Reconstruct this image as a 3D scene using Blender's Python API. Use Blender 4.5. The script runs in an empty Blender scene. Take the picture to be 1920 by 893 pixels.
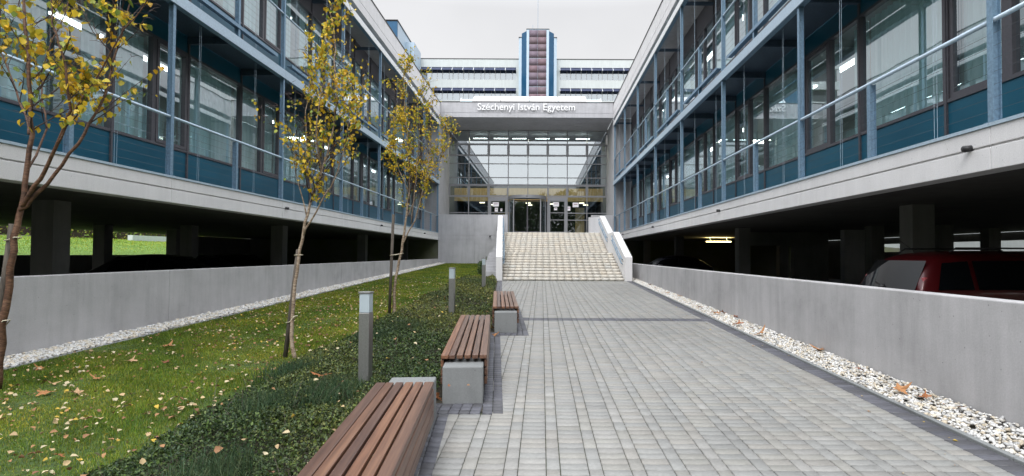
import bpy, math, random
import numpy as np
from mathutils import Vector, noise as mnoise
R = math.radians
random.seed(7)
rng = np.random.default_rng(7)
S = bpy.context.scene
COL = S.collection

# ------------------------------------------------------------------ camera, sky, sun, exposure
cam_d = bpy.data.cameras.new("camera")
cam = bpy.data.objects.new("camera", cam_d); COL.objects.link(cam)
cam.location = (0, 0, 1.6)
PITCH, ROLL = 1.3, 0.3
from mathutils import Matrix
cam.rotation_mode = 'QUATERNION'
cam.rotation_quaternion = (Matrix.Rotation(R(90 + PITCH), 3, 'X') @ Matrix.Rotation(R(ROLL), 3, 'Z')).to_quaternion()
cam_d.sensor_width = 36; cam_d.sensor_fit = 'HORIZONTAL'
cam_d.lens = 18.75
cam_d.shift_x = -0.0292
cam_d.shift_y = 0.0042
cam_d.clip_start = 0.05; cam_d.clip_end = 2000
S.camera = cam

W = bpy.data.worlds.new("World"); S.world = W; W.use_nodes = True
nt = W.node_tree; nt.nodes.clear()
SUN_EL, SUN_AZ = 52, 200
out = nt.nodes.new('ShaderNodeOutputWorld'); bg = nt.nodes.new('ShaderNodeBackground')
sky = nt.nodes.new('ShaderNodeTexSky'); sky.sky_type = 'NISHITA'; sky.sun_disc = False
sky.sun_elevation = R(SUN_EL); sky.sun_rotation = R(SUN_AZ); sky.dust_density = 3
hs = nt.nodes.new('ShaderNodeHueSaturation'); hs.inputs['Saturation'].default_value = 0.2; hs.inputs['Value'].default_value = 0.035
nt.links.new(sky.outputs[0], hs.inputs['Color'])
tc = nt.nodes.new('ShaderNodeTexCoord'); sx = nt.nodes.new('ShaderNodeSeparateXYZ'); nt.links.new(tc.outputs['Generated'], sx.inputs[0])
cr = nt.nodes.new('ShaderNodeValToRGB'); nt.links.new(sx.outputs['Z'], cr.inputs[0])
e = cr.color_ramp.elements
e[0].position = 0.0; e[0].color = (0.66, 0.645, 0.63, 1)
e[1].position = 1.0; e[1].color = (.97, 1.0, 1.05, 1)
a = e.new(0.22); a.color = (0.60, 0.595, 0.59, 1)
a = e.new(0.42); a.color = (0.55, 0.55, 0.56, 1)
a = e.new(0.56); a.color = (0.97, 1.01, 1.08, 1)
sc_ = nt.nodes.new('ShaderNodeVectorMath'); sc_.operation = 'SCALE'
mr = nt.nodes.new('ShaderNodeMapRange'); mr.inputs['From Min'].default_value = 0.42; mr.inputs['From Max'].default_value = 0.85
mr.inputs['To Min'].default_value = 1.0; mr.inputs['To Max'].default_value = 1.9
nt.links.new(sx.outputs['Z'], mr.inputs['Value']); nt.links.new(cr.outputs[0], sc_.inputs[0]); nt.links.new(mr.outputs[0], sc_.inputs['Scale'])
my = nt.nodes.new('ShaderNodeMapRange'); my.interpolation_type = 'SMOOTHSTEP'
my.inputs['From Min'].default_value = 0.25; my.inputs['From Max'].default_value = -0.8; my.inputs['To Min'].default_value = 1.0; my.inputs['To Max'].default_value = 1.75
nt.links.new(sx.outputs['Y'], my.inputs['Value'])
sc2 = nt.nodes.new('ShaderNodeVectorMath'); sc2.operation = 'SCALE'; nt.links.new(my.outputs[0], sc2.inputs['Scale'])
ad = nt.nodes.new('ShaderNodeVectorMath'); ad.operation = 'ADD'
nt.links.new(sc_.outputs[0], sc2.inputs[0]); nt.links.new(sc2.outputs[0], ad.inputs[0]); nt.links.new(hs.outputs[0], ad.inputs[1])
cn = nt.nodes.new('ShaderNodeTexNoise'); cn.inputs['Scale'].default_value = 2.2; cn.inputs['Detail'].default_value = 4
nt.links.new(tc.outputs['Generated'], cn.inputs['Vector'])
cm_ = nt.nodes.new('ShaderNodeMapRange'); cm_.inputs['From Min'].default_value = .3; cm_.inputs['From Max'].default_value = .7; cm_.inputs['To Min'].default_value = .93; cm_.inputs['To Max'].default_value = 1.07
nt.links.new(cn.outputs[0], cm_.inputs['Value'])
cs_ = nt.nodes.new('ShaderNodeVectorMath'); cs_.operation = 'SCALE'; nt.links.new(ad.outputs[0], cs_.inputs[0]); nt.links.new(cm_.outputs[0], cs_.inputs['Scale'])
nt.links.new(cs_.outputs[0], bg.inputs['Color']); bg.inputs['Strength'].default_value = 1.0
nt.links.new(bg.outputs[0], out.inputs[0])

sd = bpy.data.lights.new("sun", 'SUN'); sd.energy = 1.2; sd.angle = R(25); sd.color = (1, 0.96, 0.9)
sun = bpy.data.objects.new("sun", sd); COL.objects.link(sun)
_az = R(SUN_AZ)
sv = Vector((math.sin(_az) * math.cos(R(SUN_EL)), math.cos(_az) * math.cos(R(SUN_EL)), math.sin(R(SUN_EL))))
sun.rotation_mode = 'QUATERNION'; sun.rotation_quaternion = sv.to_track_quat('Z', 'Y'); sun.location = (0, -10, 40)
vs = S.view_settings; vs.view_transform = 'Standard'; vs.look = 'None'; vs.gamma = 1.0; vs.exposure = 0.30
vs.use_curve_mapping = False
S.cycles.max_bounces = 8; S.cycles.diffuse_bounces = 3; S.cycles.glossy_bounces = 4
S.cycles.transparent_max_bounces = 16; S.cycles.transmission_bounces = 4
S.cycles.use_adaptive_sampling = True; S.cycles.adaptive_threshold = 0.015
S.cycles.use_denoising = True
S.cycles.caustics_reflective = False; S.cycles.caustics_refractive = False
S.cycles.sample_clamp_indirect = 6

# ------------------------------------------------------------------ materials
M = {}
def new_mat(name):
    m = bpy.data.materials.new(name); m.use_nodes = True
    n = m.node_tree; b = n.nodes['Principled BSDF']; M[name] = m
    return m, n, b
def N(n, t, **kw):
    x = n.nodes.new(t)
    for k, v in kw.items():
        if k in x.inputs: x.inputs[k].default_value = v
        else: setattr(x, k, v)
    return x
def coords(n, scale=(1, 1, 1), obj=False):
    mp = N(n, 'ShaderNodeMapping'); mp.inputs['Scale'].default_value = scale
    if obj:
        t = N(n, 'ShaderNodeTexCoord'); n.links.new(t.outputs['Object'], mp.inputs[0])
    else:
        t = N(n, 'ShaderNodeNewGeometry'); n.links.new(t.outputs['Position'], mp.inputs[0])
    return mp.outputs[0]
def ramp(n, fac, stops):
    r = N(n, 'ShaderNodeValToRGB'); n.links.new(fac, r.inputs[0]); e = r.color_ramp.elements
    e[0].position, e[0].color = stops[0][0], (*stops[0][1], 1); e[1].position, e[1].color = stops[-1][0], (*stops[-1][1], 1)
    for p, c in stops[1:-1]: q = e.new(p); q.color = (*c, 1)
    return r.outputs[0]
def mul(n, a, b, fac=1.0, mode='MULTIPLY'):
    x = N(n, 'ShaderNodeMix', data_type='RGBA', blend_type=mode); x.inputs[0].default_value = fac
    n.links.new(a, x.inputs[6]); n.links.new(b, x.inputs[7]) if hasattr(b, 'links') else setattr(x.inputs[7], 'default_value', (*b, 1))
    return x.outputs[2]
def noise_t(n, vec, scale, detail=5, rough=0.6):
    t = N(n, 'ShaderNodeTexNoise', Scale=scale, Detail=detail, Roughness=rough); n.links.new(vec, t.inputs['Vector']); return t.outputs[0]
def bump(n, b, h, strength=0.2, dist=0.01):
    x = N(n, 'ShaderNodeBump', Strength=strength, Distance=dist); n.links.new(h, x.inputs['Height']); n.links.new(x.outputs[0], b.inputs['Normal'])

def concrete(name, col, streak=0.35, mottle=0.25, pores=True):
    m, n, b = new_mat(name)
    g = (1, 1, 1)
    big = noise_t(n, coords(n, (.7, .7, .9)), 1.0, 6, .65)
    c = ramp(n, big, [(.25, tuple(x * (1 - mottle) for x in col)), (.5, col), (.75, tuple(min(1, x * (1 + mottle * .6)) for x in col))])
    st = noise_t(n, coords(n, (2.6, 2.6, .3)), 1.6, 7, .68)
    c = mul(n, c, ramp(n, st, [(.3, (1 - streak,) * 3), (.55, g), (.8, (1.04, 1.04, 1.05))]))
    fine = noise_t(n, coords(n), 60, 3, .7)
    c = mul(n, c, ramp(n, fine, [(.3, (.9,) * 3), (.7, (1.06,) * 3)]))
    if pores:
        v = N(n, 'ShaderNodeTexVoronoi', Scale=9.0); n.links.new(coords(n), v.inputs['Vector'])
        c = mul(n, c, ramp(n, v.outputs['Distance'], [(.045, (.55,) * 3), (.075, g)]))
    n.links.new(c, b.inputs['Base Color']); b.inputs['Roughness'].default_value = .85
    bump(n, b, fine, .25, .004)
    return m
concrete('concrete', (.43, .43, .45), .15, .17)
concrete('concrete_light', (.71, .70, .705), .08, .09)
concrete('concrete_wall', (.44, .433, .44), .17, .27)
concrete('concrete_block', (.185, .192, .192), .12, .25)
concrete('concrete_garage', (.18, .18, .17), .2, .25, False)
concrete('concrete_dark', (.20, .20, .20), .3, .3, False)
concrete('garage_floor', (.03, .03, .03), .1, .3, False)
concrete('white_render', (.54, .575, .58), .08, .05, False)
concrete('kerb_stone', (.22, .23, .23), .1, .3)
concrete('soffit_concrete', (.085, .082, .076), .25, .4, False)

def metal(name, col, rough=.45, metallic=.6, var=.15, sc=25):
    m, n, b = new_mat(name)
    f = noise_t(n, coords(n), sc, 4, .7)
    c = ramp(n, f, [(.3, tuple(x * (1 - var) for x in col)), (.7, tuple(min(1, x * (1 + var)) for x in col))])
    n.links.new(c, b.inputs['Base Color']); b.inputs['Metallic'].default_value = metallic
    b.inputs['Roughness'].default_value = rough
    return m
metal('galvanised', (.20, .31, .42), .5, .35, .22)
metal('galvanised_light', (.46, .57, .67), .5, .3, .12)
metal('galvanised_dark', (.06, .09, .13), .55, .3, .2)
metal('frame_dark', (.115, .11, .125), .4, .3, .1)
metal('frame_grey', (.27, .275, .29), .4, .4, .08)
metal('steel_brushed', (.29, .29, .285), .4, .75, .12, 60)
metal('steel_pale', (.42, .43, .42), .45, .5, .12, 60)  # paler, rougher steel for the door handles
metal('cable', (.12, .13, .14), .5, .5, .05)
metal('black_plastic', (.02, .02, .022), .5, 0, .1)
metal('white_paint', (.78, .80, .80), .45, 0, .04)
metal('zinc_pale', (.55, .68, .70), .4, .2, .1, 3)
metal('collector_white', (.82, .80, .78), .4, 0, .05, 3)
metal('roof_trim', (.03, .03, .035), .5, .2, .1)
metal('shade_blue', (.03, .04, .10), .3, .3, .2, 2)
metal('tower_blue', (.006, .075, .17), .3, .1, .1, 2)
metal('tower_pale', (.40, .50, .60), .4, .1, .05, 2)
metal('paper', (.8, .78, .8), .8, 0, .02)
metal('print_red', (.25, .05, .10), .8, 0, .02)
metal('room_wall', (.55, .62, .58), .8, 0, .08, 2)
metal('room_ceiling', (.55, .57, .56), .8, 0, .05, 2)
metal('hall_dark', (.06, .07, .075), .5, 0, .15, 2)
metal('hall_floor', (.15, .14, .12), .25, 0, .15, 2)
metal('tyre', (.012, .012, .012), .8, 0, .1)
metal('rim', (.35, .35, .36), .35, .8, .05)
metal('tie_cord', (.55, .5, .38), .8, 0, .1)
def paint(name, col):
    m, n, b = new_mat(name); b.inputs['Base Color'].default_value = (*col, 1); b.inputs['Metallic'].default_value = .2
    b.inputs['Roughness'].default_value = .35; b.inputs['Coat Weight'].default_value = .5; b.inputs['Coat Roughness'].default_value = .04
paint('paint_red', (.07, .002, .004)); paint('paint_black', (.012, .014, .02)); paint('paint_navy', (.012, .02, .05)); paint('paint_silver', (.3, .32, .36))
m, n, b = new_mat('car_glass'); b.inputs['Base Color'].default_value = (.004, .005, .006, 1); b.inputs['Roughness'].default_value = .04; b.inputs['Specular IOR Level'].default_value = .22
m, n, b = new_mat('tail_lamp'); b.inputs['Base Color'].default_value = (.34, .07, .08, 1); b.inputs['Roughness'].default_value = .12
m, n, b = new_mat('head_lamp'); b.inputs['Base Color'].default_value = (.7, .72, .78, 1); b.inputs['Roughness'].default_value = .1
# spandrel: blue back-painted glass
m, n, b = new_mat('spandrel_blue')
c = ramp(n, noise_t(n, coords(n, (1, .4, 1)), 1.3, 3), [(.3, (.008, .078, .130)), (.7, (.013, .110, .175))])
n.links.new(c, b.inputs['Base Color']); b.inputs['Roughness'].default_value = .28
# wood
m, n, b = new_mat('bench_wood')
oi = N(n, 'ShaderNodeObjectInfo')
v = coords(n, (38, 1.4, 38), obj=True)
ofs = N(n, 'ShaderNodeVectorMath', operation='ADD'); n.links.new(v, ofs.inputs[0])
cmb = N(n, 'ShaderNodeCombineXYZ'); k = N(n, 'ShaderNodeMath', operation='MULTIPLY'); k.inputs[1].default_value = 57; n.links.new(oi.outputs['Random'], k.inputs[0])
for i in range(3): n.links.new(k.outputs[0], cmb.inputs[i])
n.links.new(cmb.outputs[0], ofs.inputs[1])
gr = noise_t(n, ofs.outputs[0], 1.0, 6, .65)
c = ramp(n, gr, [(.25, (.055, .028, .019)), (.5, (.125, .064, .042)), (.75, (.20, .115, .075))])
tint = ramp(n, oi.outputs['Random'], [(0, (.62, .62, .68)), (.5, (.95, .95, .93)), (1, (1.35, 1.2, 1.0))])
c = mul(n, c, tint); n.links.new(c, b.inputs['Base Color']); b.inputs['Roughness'].default_value = .42
bump(n, b, gr, .3, .002)
# attribute-coloured diffuse families
def attr_mat(name, rough=.8, spec=.3, transl=0.0, nscale=None, nvar=.2, bmp=0):
    m, n, b = new_mat(name)
    at = N(n, 'ShaderNodeAttribute'); at.attribute_name = 'col'
    c = at.outputs['Color']
    if nscale:
        f = noise_t(n, coords(n), nscale, 4, .7)
        c = mul(n, c, ramp(n, f, [(.3, (1 - nvar,) * 3), (.7, (1 + nvar * .5,) * 3)]))
        if bmp: bump(n, b, f, bmp, .003)
    n.links.new(c, b.inputs['Base Color']); b.inputs['Roughness'].default_value = rough
    b.inputs['Specular IOR Level'].default_value = spec
    if transl:
        o = n.nodes['Material Output']; t = N(n, 'ShaderNodeBsdfTranslucent'); mx = N(n, 'ShaderNodeMixShader'); mx.inputs[0].default_value = transl
        n.links.new(c, t.inputs[0]); n.links.new(b.outputs[0], mx.inputs[1]); n.links.new(t.outputs[0], mx.inputs[2]); n.links.new(mx.outputs[0], o.inputs[0])
attr_mat('paver', .6, .45, 0, 40, .16, .3)
attr_mat('stair_stone', .7, .3, 0, 4, .07, .05)
attr_mat('pebble', .6, .4, 0, 50, .15)
attr_mat('leaf', .5, .4, .35)
attr_mat('litter', .75, .2, .1)
attr_mat('grass_blade', .55, .3, .3)
attr_mat('cover_leaf', .5, .3, .15)
attr_mat('tower_panel', .6, .3, 0)
# soils
m, n, b = new_mat('soil')
c = ramp(n, noise_t(n, coords(n), 12, 6, .7), [(.3, (.022, .018, .012)), (.7, (.06, .05, .032))]); n.links.new(c, b.inputs['Base Color']); b.inputs['Roughness'].default_value = .95
m, n, b = new_mat('lawn_soil')
c = ramp(n, noise_t(n, coords(n), 7, 6, .7), [(.3, (.022, .042, .008)), (.55, (.045, .08, .014)), (.75, (.08, .12, .02))]); n.links.new(c, b.inputs['Base Color']); b.inputs['Roughness'].default_value = .95
m, n, b = new_mat('far_grass')
c = ramp(n, noise_t(n, coords(n), 3, 8, .8), [(.3, (.06, .13, .015)), (.7, (.16, .28, .035))]); n.links.new(c, b.inputs['Base Color']); b.inputs['Roughness'].default_value = .95
m, n, b = new_mat('joint_sand')
c = ramp(n, noise_t(n, coords(n), 4, 6, .7), [(.4, (.06, .06, .052)), (.6, (.05, .062, .03))]); n.links.new(c, b.inputs['Base Color']); b.inputs['Roughness'].default_value = 1
m, n, b = new_mat('ground_mix')
c = ramp(n, noise_t(n, coords(n), .2, 6, .7), [(.4, (.10, .12, .05)), (.6, (.14, .14, .12))]); n.links.new(c, b.inputs['Base Color']); b.inputs['Roughness'].default_value = 1
# bark
m, n, b = new_mat('bark')
f = noise_t(n, coords(n, (18, 18, 60)), 1.0, 5, .7)
f2 = noise_t(n, coords(n, (3, 3, 9)), 1.0, 3, .6)
c = ramp(n, f, [(.3, (.03, .014, .009)), (.5, (.10, .045, .024)), (.7, (.20, .11, .062))])
c = mul(n, c, ramp(n, f2, [(.35, (.6, .6, .62)), (.5, (1, 1, 1)), (.72, (1.5, 1.7, 1.9))]))
n.links.new(c, b.inputs['Base Color']); b.inputs['Roughness'].default_value = .6; bump(n, b, f, .5, .004)
m, n, b = new_mat('bark_pale')
c = ramp(n, noise_t(n, coords(n, (14, 14, 40)), 1.0, 5, .7), [(.3, (.07, .045, .03)), (.5, (.26, .19, .13)), (.7, (.48, .42, .34))]); n.links.new(c, b.inputs['Base Color']); b.inputs['Roughness'].default_value = .7
m, n, b = new_mat('bark_twig'); b.inputs['Base Color'].default_value = (.045, .025, .02, 1); b.inputs['Roughness'].default_value = .6
m, n, b = new_mat('stake_wood')
c = ramp(n, noise_t(n, coords(n, (40, 40, 3)), 1, 5, .7), [(.3, (.04, .033, .027)), (.7, (.13, .11, .09))]); n.links.new(c, b.inputs['Base Color']); b.inputs['Roughness'].default_value = .9
# ochre timber in the hall
m, n, b = new_mat('hall_timber')
c = ramp(n, noise_t(n, coords(n, (6, 1, .6)), 2, 5, .6), [(.3, (.42, .29, .13)), (.7, (.62, .45, .22))]); n.links.new(c, b.inputs['Base Color']); b.inputs['Roughness'].default_value = .5
# curtain
m, n, b = new_mat('curtain_cloth')
c = ramp(n, noise_t(n, coords(n, (2, 9, .15)), 1, 3, .6), [(.3, (.56, .76, .77)), (.7, (.80, .95, .96))])
n.links.new(c, b.inputs['Base Color']); b.inputs['Roughness'].default_value = .8
o = n.nodes['Material Output']; t = N(n, 'ShaderNodeBsdfTranslucent'); mx = N(n, 'ShaderNodeMixShader'); mx.inputs[0].default_value = .25
n.links.new(c, t.inputs[0]); n.links.new(b.outputs[0], mx.inputs[1]); n.links.new(t.outputs[0], mx.inputs[2]); n.links.new(mx.outputs[0], o.inputs[0])
def glass(name, tint, f0, wav=.03):
    m, n, b = new_mat(name); n.nodes.remove(b); o = n.nodes['Material Output']
    g = N(n, 'ShaderNodeNewGeometry')
    bp = N(n, 'ShaderNodeBump', Strength=wav, Distance=.05); n.links.new(noise_t(n, coords(n), .9, 1, .5), bp.inputs['Height'])
    d = N(n, 'ShaderNodeVectorMath', operation='DOT_PRODUCT'); n.links.new(g.outputs['Normal'], d.inputs[0]); n.links.new(g.outputs['Incoming'], d.inputs[1])
    ab = N(n, 'ShaderNodeMath', operation='ABSOLUTE'); n.links.new(d.outputs['Value'], ab.inputs[0])
    su = N(n, 'ShaderNodeMath', operation='SUBTRACT'); su.inputs[0].default_value = 1; n.links.new(ab.outputs[0], su.inputs[1])
    pw = N(n, 'ShaderNodeMath', operation='POWER'); pw.inputs[1].default_value = 4.5; n.links.new(su.outputs[0], pw.inputs[0])
    mr = N(n, 'ShaderNodeMapRange'); mr.inputs['To Min'].default_value = f0; mr.inputs['To Max'].default_value = 1; n.links.new(pw.outputs[0], mr.inputs['Value'])
    tr = N(n, 'ShaderNodeBsdfTransparent'); tr.inputs[0].default_value = (*tint, 1)
    gl = N(n, 'ShaderNodeBsdfGlossy', Roughness=0.0); gl.inputs[0].default_value = (.86, .94, 1, 1); n.links.new(bp.outputs[0], gl.inputs['Normal'])
    mx = N(n, 'ShaderNodeMixShader'); n.links.new(mr.outputs[0], mx.inputs[0]); n.links.new(tr.outputs[0], mx.inputs[1]); n.links.new(gl.outputs[0], mx.inputs[2])
    n.links.new(mx.outputs[0], o.inputs[0])
glass('glass', (.84, .96, .97), .37)
glass('glass_entrance', (.60, .70, .70), .46, .004)
glass('glass_door', (.62, .72, .72), .13, .004)
def emit(name, col, st):
    m, n, b = new_mat(name); b.inputs['Base Color'].default_value = (*col, 1); b.inputs['Emission Color'].default_value = (*col, 1); b.inputs['Emission Strength'].default_value = st
emit('tube_light', (.95, 1, .97), 7)
emit('garage_tube', (1, .80, .35), 14.0)
emit('hall_light', (1, .85, .6), 5.0)
m, n, b = new_mat('frosted_lens'); b.inputs['Base Color'].default_value = (.46, .53, .57, 1); b.inputs['Roughness'].default_value = .35
o = n.nodes['Material Output']; t = N(n, 'ShaderNodeBsdfTranslucent'); t.inputs[0].default_value = (.8, .88, .9, 1); mx = N(n, 'ShaderNodeMixShader'); mx.inputs[0].default_value = .25
n.links.new(b.outputs[0], mx.inputs[1]); n.links.new(t.outputs[0], mx.inputs[2]); n.links.new(mx.outputs[0], o.inputs[0])
m, n, b = new_mat('letter_white'); b.inputs['Base Color'].default_value = (.85, .85, .85, 1); b.inputs['Roughness'].default_value = .35

# ------------------------------------------------------------------ mesh helpers
class MB:
    def __init__(s): s.v = []; s.f = []; s.c = None
    def box(s, x0, x1, y0, y1, z0, z1):
        x0, x1 = sorted((x0, x1)); y0, y1 = sorted((y0, y1)); z0, z1 = sorted((z0, z1)); o = len(s.v)
        s.v += [(x0, y0, z0), (x1, y0, z0), (x1, y1, z0), (x0, y1, z0), (x0, y0, z1), (x1, y0, z1), (x1, y1, z1), (x0, y1, z1)]
        s.f += [(o, o + 3, o + 2, o + 1), (o + 4, o + 5, o + 6, o + 7), (o, o + 1, o + 5, o + 4), (o + 1, o + 2, o + 6, o + 5), (o + 2, o + 3, o + 7, o + 6), (o + 3, o, o + 4, o + 7)]
        return s
    def hexa(s, p):   # 8 points, bottom ring ccw then top ring
        o = len(s.v); s.v += [tuple(q) for q in p]
        s.f += [(o, o + 3, o + 2, o + 1), (o + 4, o + 5, o + 6, o + 7), (o, o + 1, o + 5, o + 4), (o + 1, o + 2, o + 6, o + 5), (o + 2, o + 3, o + 7, o + 6), (o + 3, o, o + 4, o + 7)]
        return s
    def prism(s, poly, axis, a, b):   # poly of 2D points extruded along axis from a to b
        o = len(s.v); k = len(poly)
        def P(p, t):
            return (t, p[0], p[1]) if axis == 'x' else ((p[0], t, p[1]) if axis == 'y' else (p[0], p[1], t))
        s.v += [P(p, a) for p in poly] + [P(p, b) for p in poly]
        s.f += [tuple(range(o, o + k)), tuple(range(o + 2 * k - 1, o + k - 1, -1))]
        s.f += [(o + i, o + i + k, o + (i + 1) % k + k, o + (i + 1) % k) for i in range(k)]
        return s
    def tube(s, pts, rad, n=8, cap=True):
        pts = [Vector(p) for p in pts]
        if not hasattr(rad, '__len__'): rad = [rad] * len(pts)
        o = len(s.v); up = None
        for i, p in enumerate(pts):
            d = (pts[min(i + 1, len(pts) - 1)] - pts[max(i - 1, 0)])
            d = d.normalized() if d.length > 1e-9 else Vector((0, 0, 1))
            if up is None: up = Vector((1, 0, 0)) if abs(d.x) < .8 else Vector((0, 0, 1))
            a = (up - d * up.dot(d)).normalized(); up = a; b = d.cross(a)
            for k in range(n):
                t = 2 * math.pi * k / n; q = p + (a * math.cos(t) + b * math.sin(t)) * rad[i]; s.v.append(tuple(q))
        for i in range(len(pts) - 1):
            for k in range(n):
                s.f.append((o + i * n + k, o + i * n + (k + 1) % n, o + (i + 1) * n + (k + 1) % n, o + (i + 1) * n + k))
        if cap:
            s.f.append(tuple(o + k for k in range(n - 1, -1, -1))); L = o + (len(pts) - 1) * n; s.f.append(tuple(L + k for k in range(n)))
        return s
    def mesh(s, name, mat, smooth=False):
        me = bpy.data.meshes.new(name); me.from_pydata(s.v, [], s.f); me.materials.append(M[mat])
        if smooth: me.polygons.foreach_set('use_smooth', [True] * len(me.polygons))
        return me
    def build(s, name, mat, parent=None, smooth=False, bevel=0, loc=None, rz=0):
        o = bpy.data.objects.new(name, s.mesh(name, mat, smooth)); COL.objects.link(o)
        if parent: o.parent = parent
        if loc: o.location = loc
        if rz: o.rotation_euler.z = rz
        if bevel:
            m = o.modifiers.new('bevel', 'BEVEL'); m.width = bevel; m.segments = 2; m.limit_method = 'ANGLE'
        return o
def np_mesh(name, V, F, mat, colors=None, smooth=False, parent=None):
    """V (n,3), F (m,k) uniform polygons, colors (n,3) per vertex"""
    V = np.asarray(V, np.float32); F = np.asarray(F, np.int32); k = F.shape[1]
    me = bpy.data.meshes.new(name)
    me.vertices.add(len(V)); me.vertices.foreach_set('co', V.ravel())
    me.loops.add(F.size); me.loops.foreach_set('vertex_index', F.ravel())
    me.polygons.add(len(F)); me.polygons.foreach_set('loop_start', np.arange(0, F.size, k, dtype=np.int32))
    try: me.polygons.foreach_set('loop_total', np.full(len(F), k, np.int32))
    except Exception: pass
    if smooth: me.polygons.foreach_set('use_smooth', np.ones(len(F), bool))
    me.update(calc_edges=True); me.validate()
    if colors is not None:
        a = me.attributes.new('col', 'FLOAT_COLOR', 'POINT')
        c = np.ones((len(V), 4), np.float32); c[:, :3] = colors; a.data.foreach_set('color', c.ravel())
    me.materials.append(M[mat])
    o = bpy.data.objects.new(name, me); COL.objects.link(o)
    if parent: o.parent = parent
    return o
def tag(o, label=None, cat=None, group=None, kind=None):
    if label: o['label'] = label
    if cat: o['category'] = cat
    if group: o['group'] = group
    if kind: o['kind'] = kind
    return o
def empty(name, loc=(0, 0, 0), rz=0):
    o = bpy.data.objects.new(name, None); COL.objects.link(o); o.location = loc; o.rotation_euler.z = rz; o.empty_display_size = .2
    return o
def share(name, mesh, parent, loc, rz=0):
    o = bpy.data.objects.new(name, mesh); COL.objects.link(o); o.parent = parent; o.location = loc; o.rotation_euler.z = rz; return o
def P(px, py, d):    # measured picture point at depth d -> place
    return Vector(((px - 1016) * d / 1000, d, 1.6 + (477 + (px - 1016) * .0052 - py) * d / 1000))

# ------------------------------------------------------------------ main measures
XL, XR = -7.8, 5.4          # courtyard-side faces of the two wings
YE = 40.3                   # far end of the wings
YF = 44.6                   # glazed entrance front
def gz(x, y):
    y_ = max(-20, min(y, 40))
    h = .022 * y_
    if x < -2.5:
        h -= .2 * min(1, (-x - 2.5) / 5) * max(0, min(1, 1 - y_ / 40))
    return h
def gz_np(x, y):
    y_ = np.clip(y, -20, 40)
    return .022 * y_ - .2 * np.clip((-x - 2.5) / 5, 0, 1) * np.clip(1 - y_ / 40, 0, 1)
def kerb_x(y): return 3.45 + .0142 * y
TILT = .085                 # planting edge, benches and left stair wall run at this slope to the court axis
def edge_x(y):              # outer border of the dark strip on the planting side (saw-tooth)
    if y < 5.0: return -.855 - TILT * (y - 5.0)
    if y < 9.2: return -.35 - TILT * (y - 5.0)
    if y < 13.6: return -.21 - TILT * (y - 9.2)
    return -1.02 - .072 * (y - 13.6)

# ------------------------------------------------------------------ ground
def terrain():
    xs = [-400, -120, -60, -45, -36, -34, -30, -26, -22.35, -22.3, -7.98, -7.97, -7, -6, -5, -4, -3, -2.5, 0, 4.28, 4.29, 20.2, 20.25, 30, 60, 150, 400]
    ys = [-300, -100, -40, -20, -6, 0, 5, 10, 15, 20, 25, 30, 35, 40.2, 40.25, 60, 120, 300, 900]
    def h(x, y):
        if y > 40.22: return 2.7 if abs(x) < 22.4 else 2.0
        if x <= -22.34: return 1.3 + min(1.5, max(0, (-22.35 - x)) * .105)
        if x <= -7.975: return -.06
        if x >= 20.22: return 1.0
        if x >= 4.285: return -.06
        return gz(x, y) - .05
    V = [(x, y, h(x, y)) for y in ys for x in xs]; nx = len(xs)
    F = [(j * nx + i, j * nx + i + 1, (j + 1) * nx + i + 1, (j + 1) * nx + i) for j in range(len(ys) - 1) for i in range(nx - 1)]
    mb = MB(); mb.v = V; mb.f = F
    tag(mb.build('terrain', 'ground_mix'), kind='structure')
terrain()
# path bed
mb = MB()
ysb = np.arange(-8, 22.6, .5)
for i in range(len(ysb) - 1):
    y0, y1 = ysb[i], ysb[i + 1]; o = len(mb.v)
    mb.v += [(-1.75, y0, gz(0, y0) - .012), (kerb_x(y0), y0, gz(0, y0) - .012), (kerb_x(y1), y1, gz(0, y1) - .012), (-1.75, y1, gz(0, y1) - .012)]
    mb.f.append((o, o + 1, o + 2, o + 3))
tag(mb.build('path_bed', 'joint_sand'), kind='structure')

def bricks(rects, name, colfun, mat='paver', gap=.0035, bev=.004, top=0.0, thick=.03):
    r = np.array(rects, np.float64); n = len(r)
    x0, x1, y0, y1 = r[:, 0] + gap * .8, r[:, 1] - gap * .8, r[:, 2] + gap * 1.35, r[:, 3] - gap * 1.35
    dz = rng.normal(0, .0012, n)
    tl = rng.normal(0, .0012, (n, 2))
    V = np.zeros((n, 12, 3))
    for k, (a, b_) in enumerate(((x0, y0), (x1, y0), (x1, y1), (x0, y1))):
        V[:, k, 0], V[:, k, 1] = a, b_
        V[:, k, 2] = gz_np(np.zeros(n), b_) - thick
        V[:, 4 + k, 0], V[:, 4 + k, 1] = a, b_
        V[:, 4 + k, 2] = gz_np(np.zeros(n), b_) + top + dz - bev
        sx_ = bev if k in (0, 3) else -bev; sy_ = bev if k in (0, 1) else -bev
        V[:, 8 + k, 0], V[:, 8 + k, 1] = a + sx_, b_ + sy_
        V[:, 8 + k, 2] = gz_np(np.zeros(n), b_) + top + dz + tl[:, 0] * (1 if k in (1, 2) else -1) * .5 + tl[:, 1] * (1 if k > 1 else -1) * .5
    base = (np.arange(n) * 12)[:, None, None]
    q = [(8, 9, 10, 11)] + [(i, (i + 1) % 4, 4 + (i + 1) % 4, 4 + i) for i in range(4)] + [(4 + i, 4 + (i + 1) % 4, 8 + (i + 1) % 4, 8 + i) for i in range(4)]
    F = (base + np.array(q)[None]).reshape(-1, 4)
    C = np.repeat(colfun(r), 12, axis=0)
    return np_mesh(name, V.reshape(-1, 3), F, mat, C)
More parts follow.
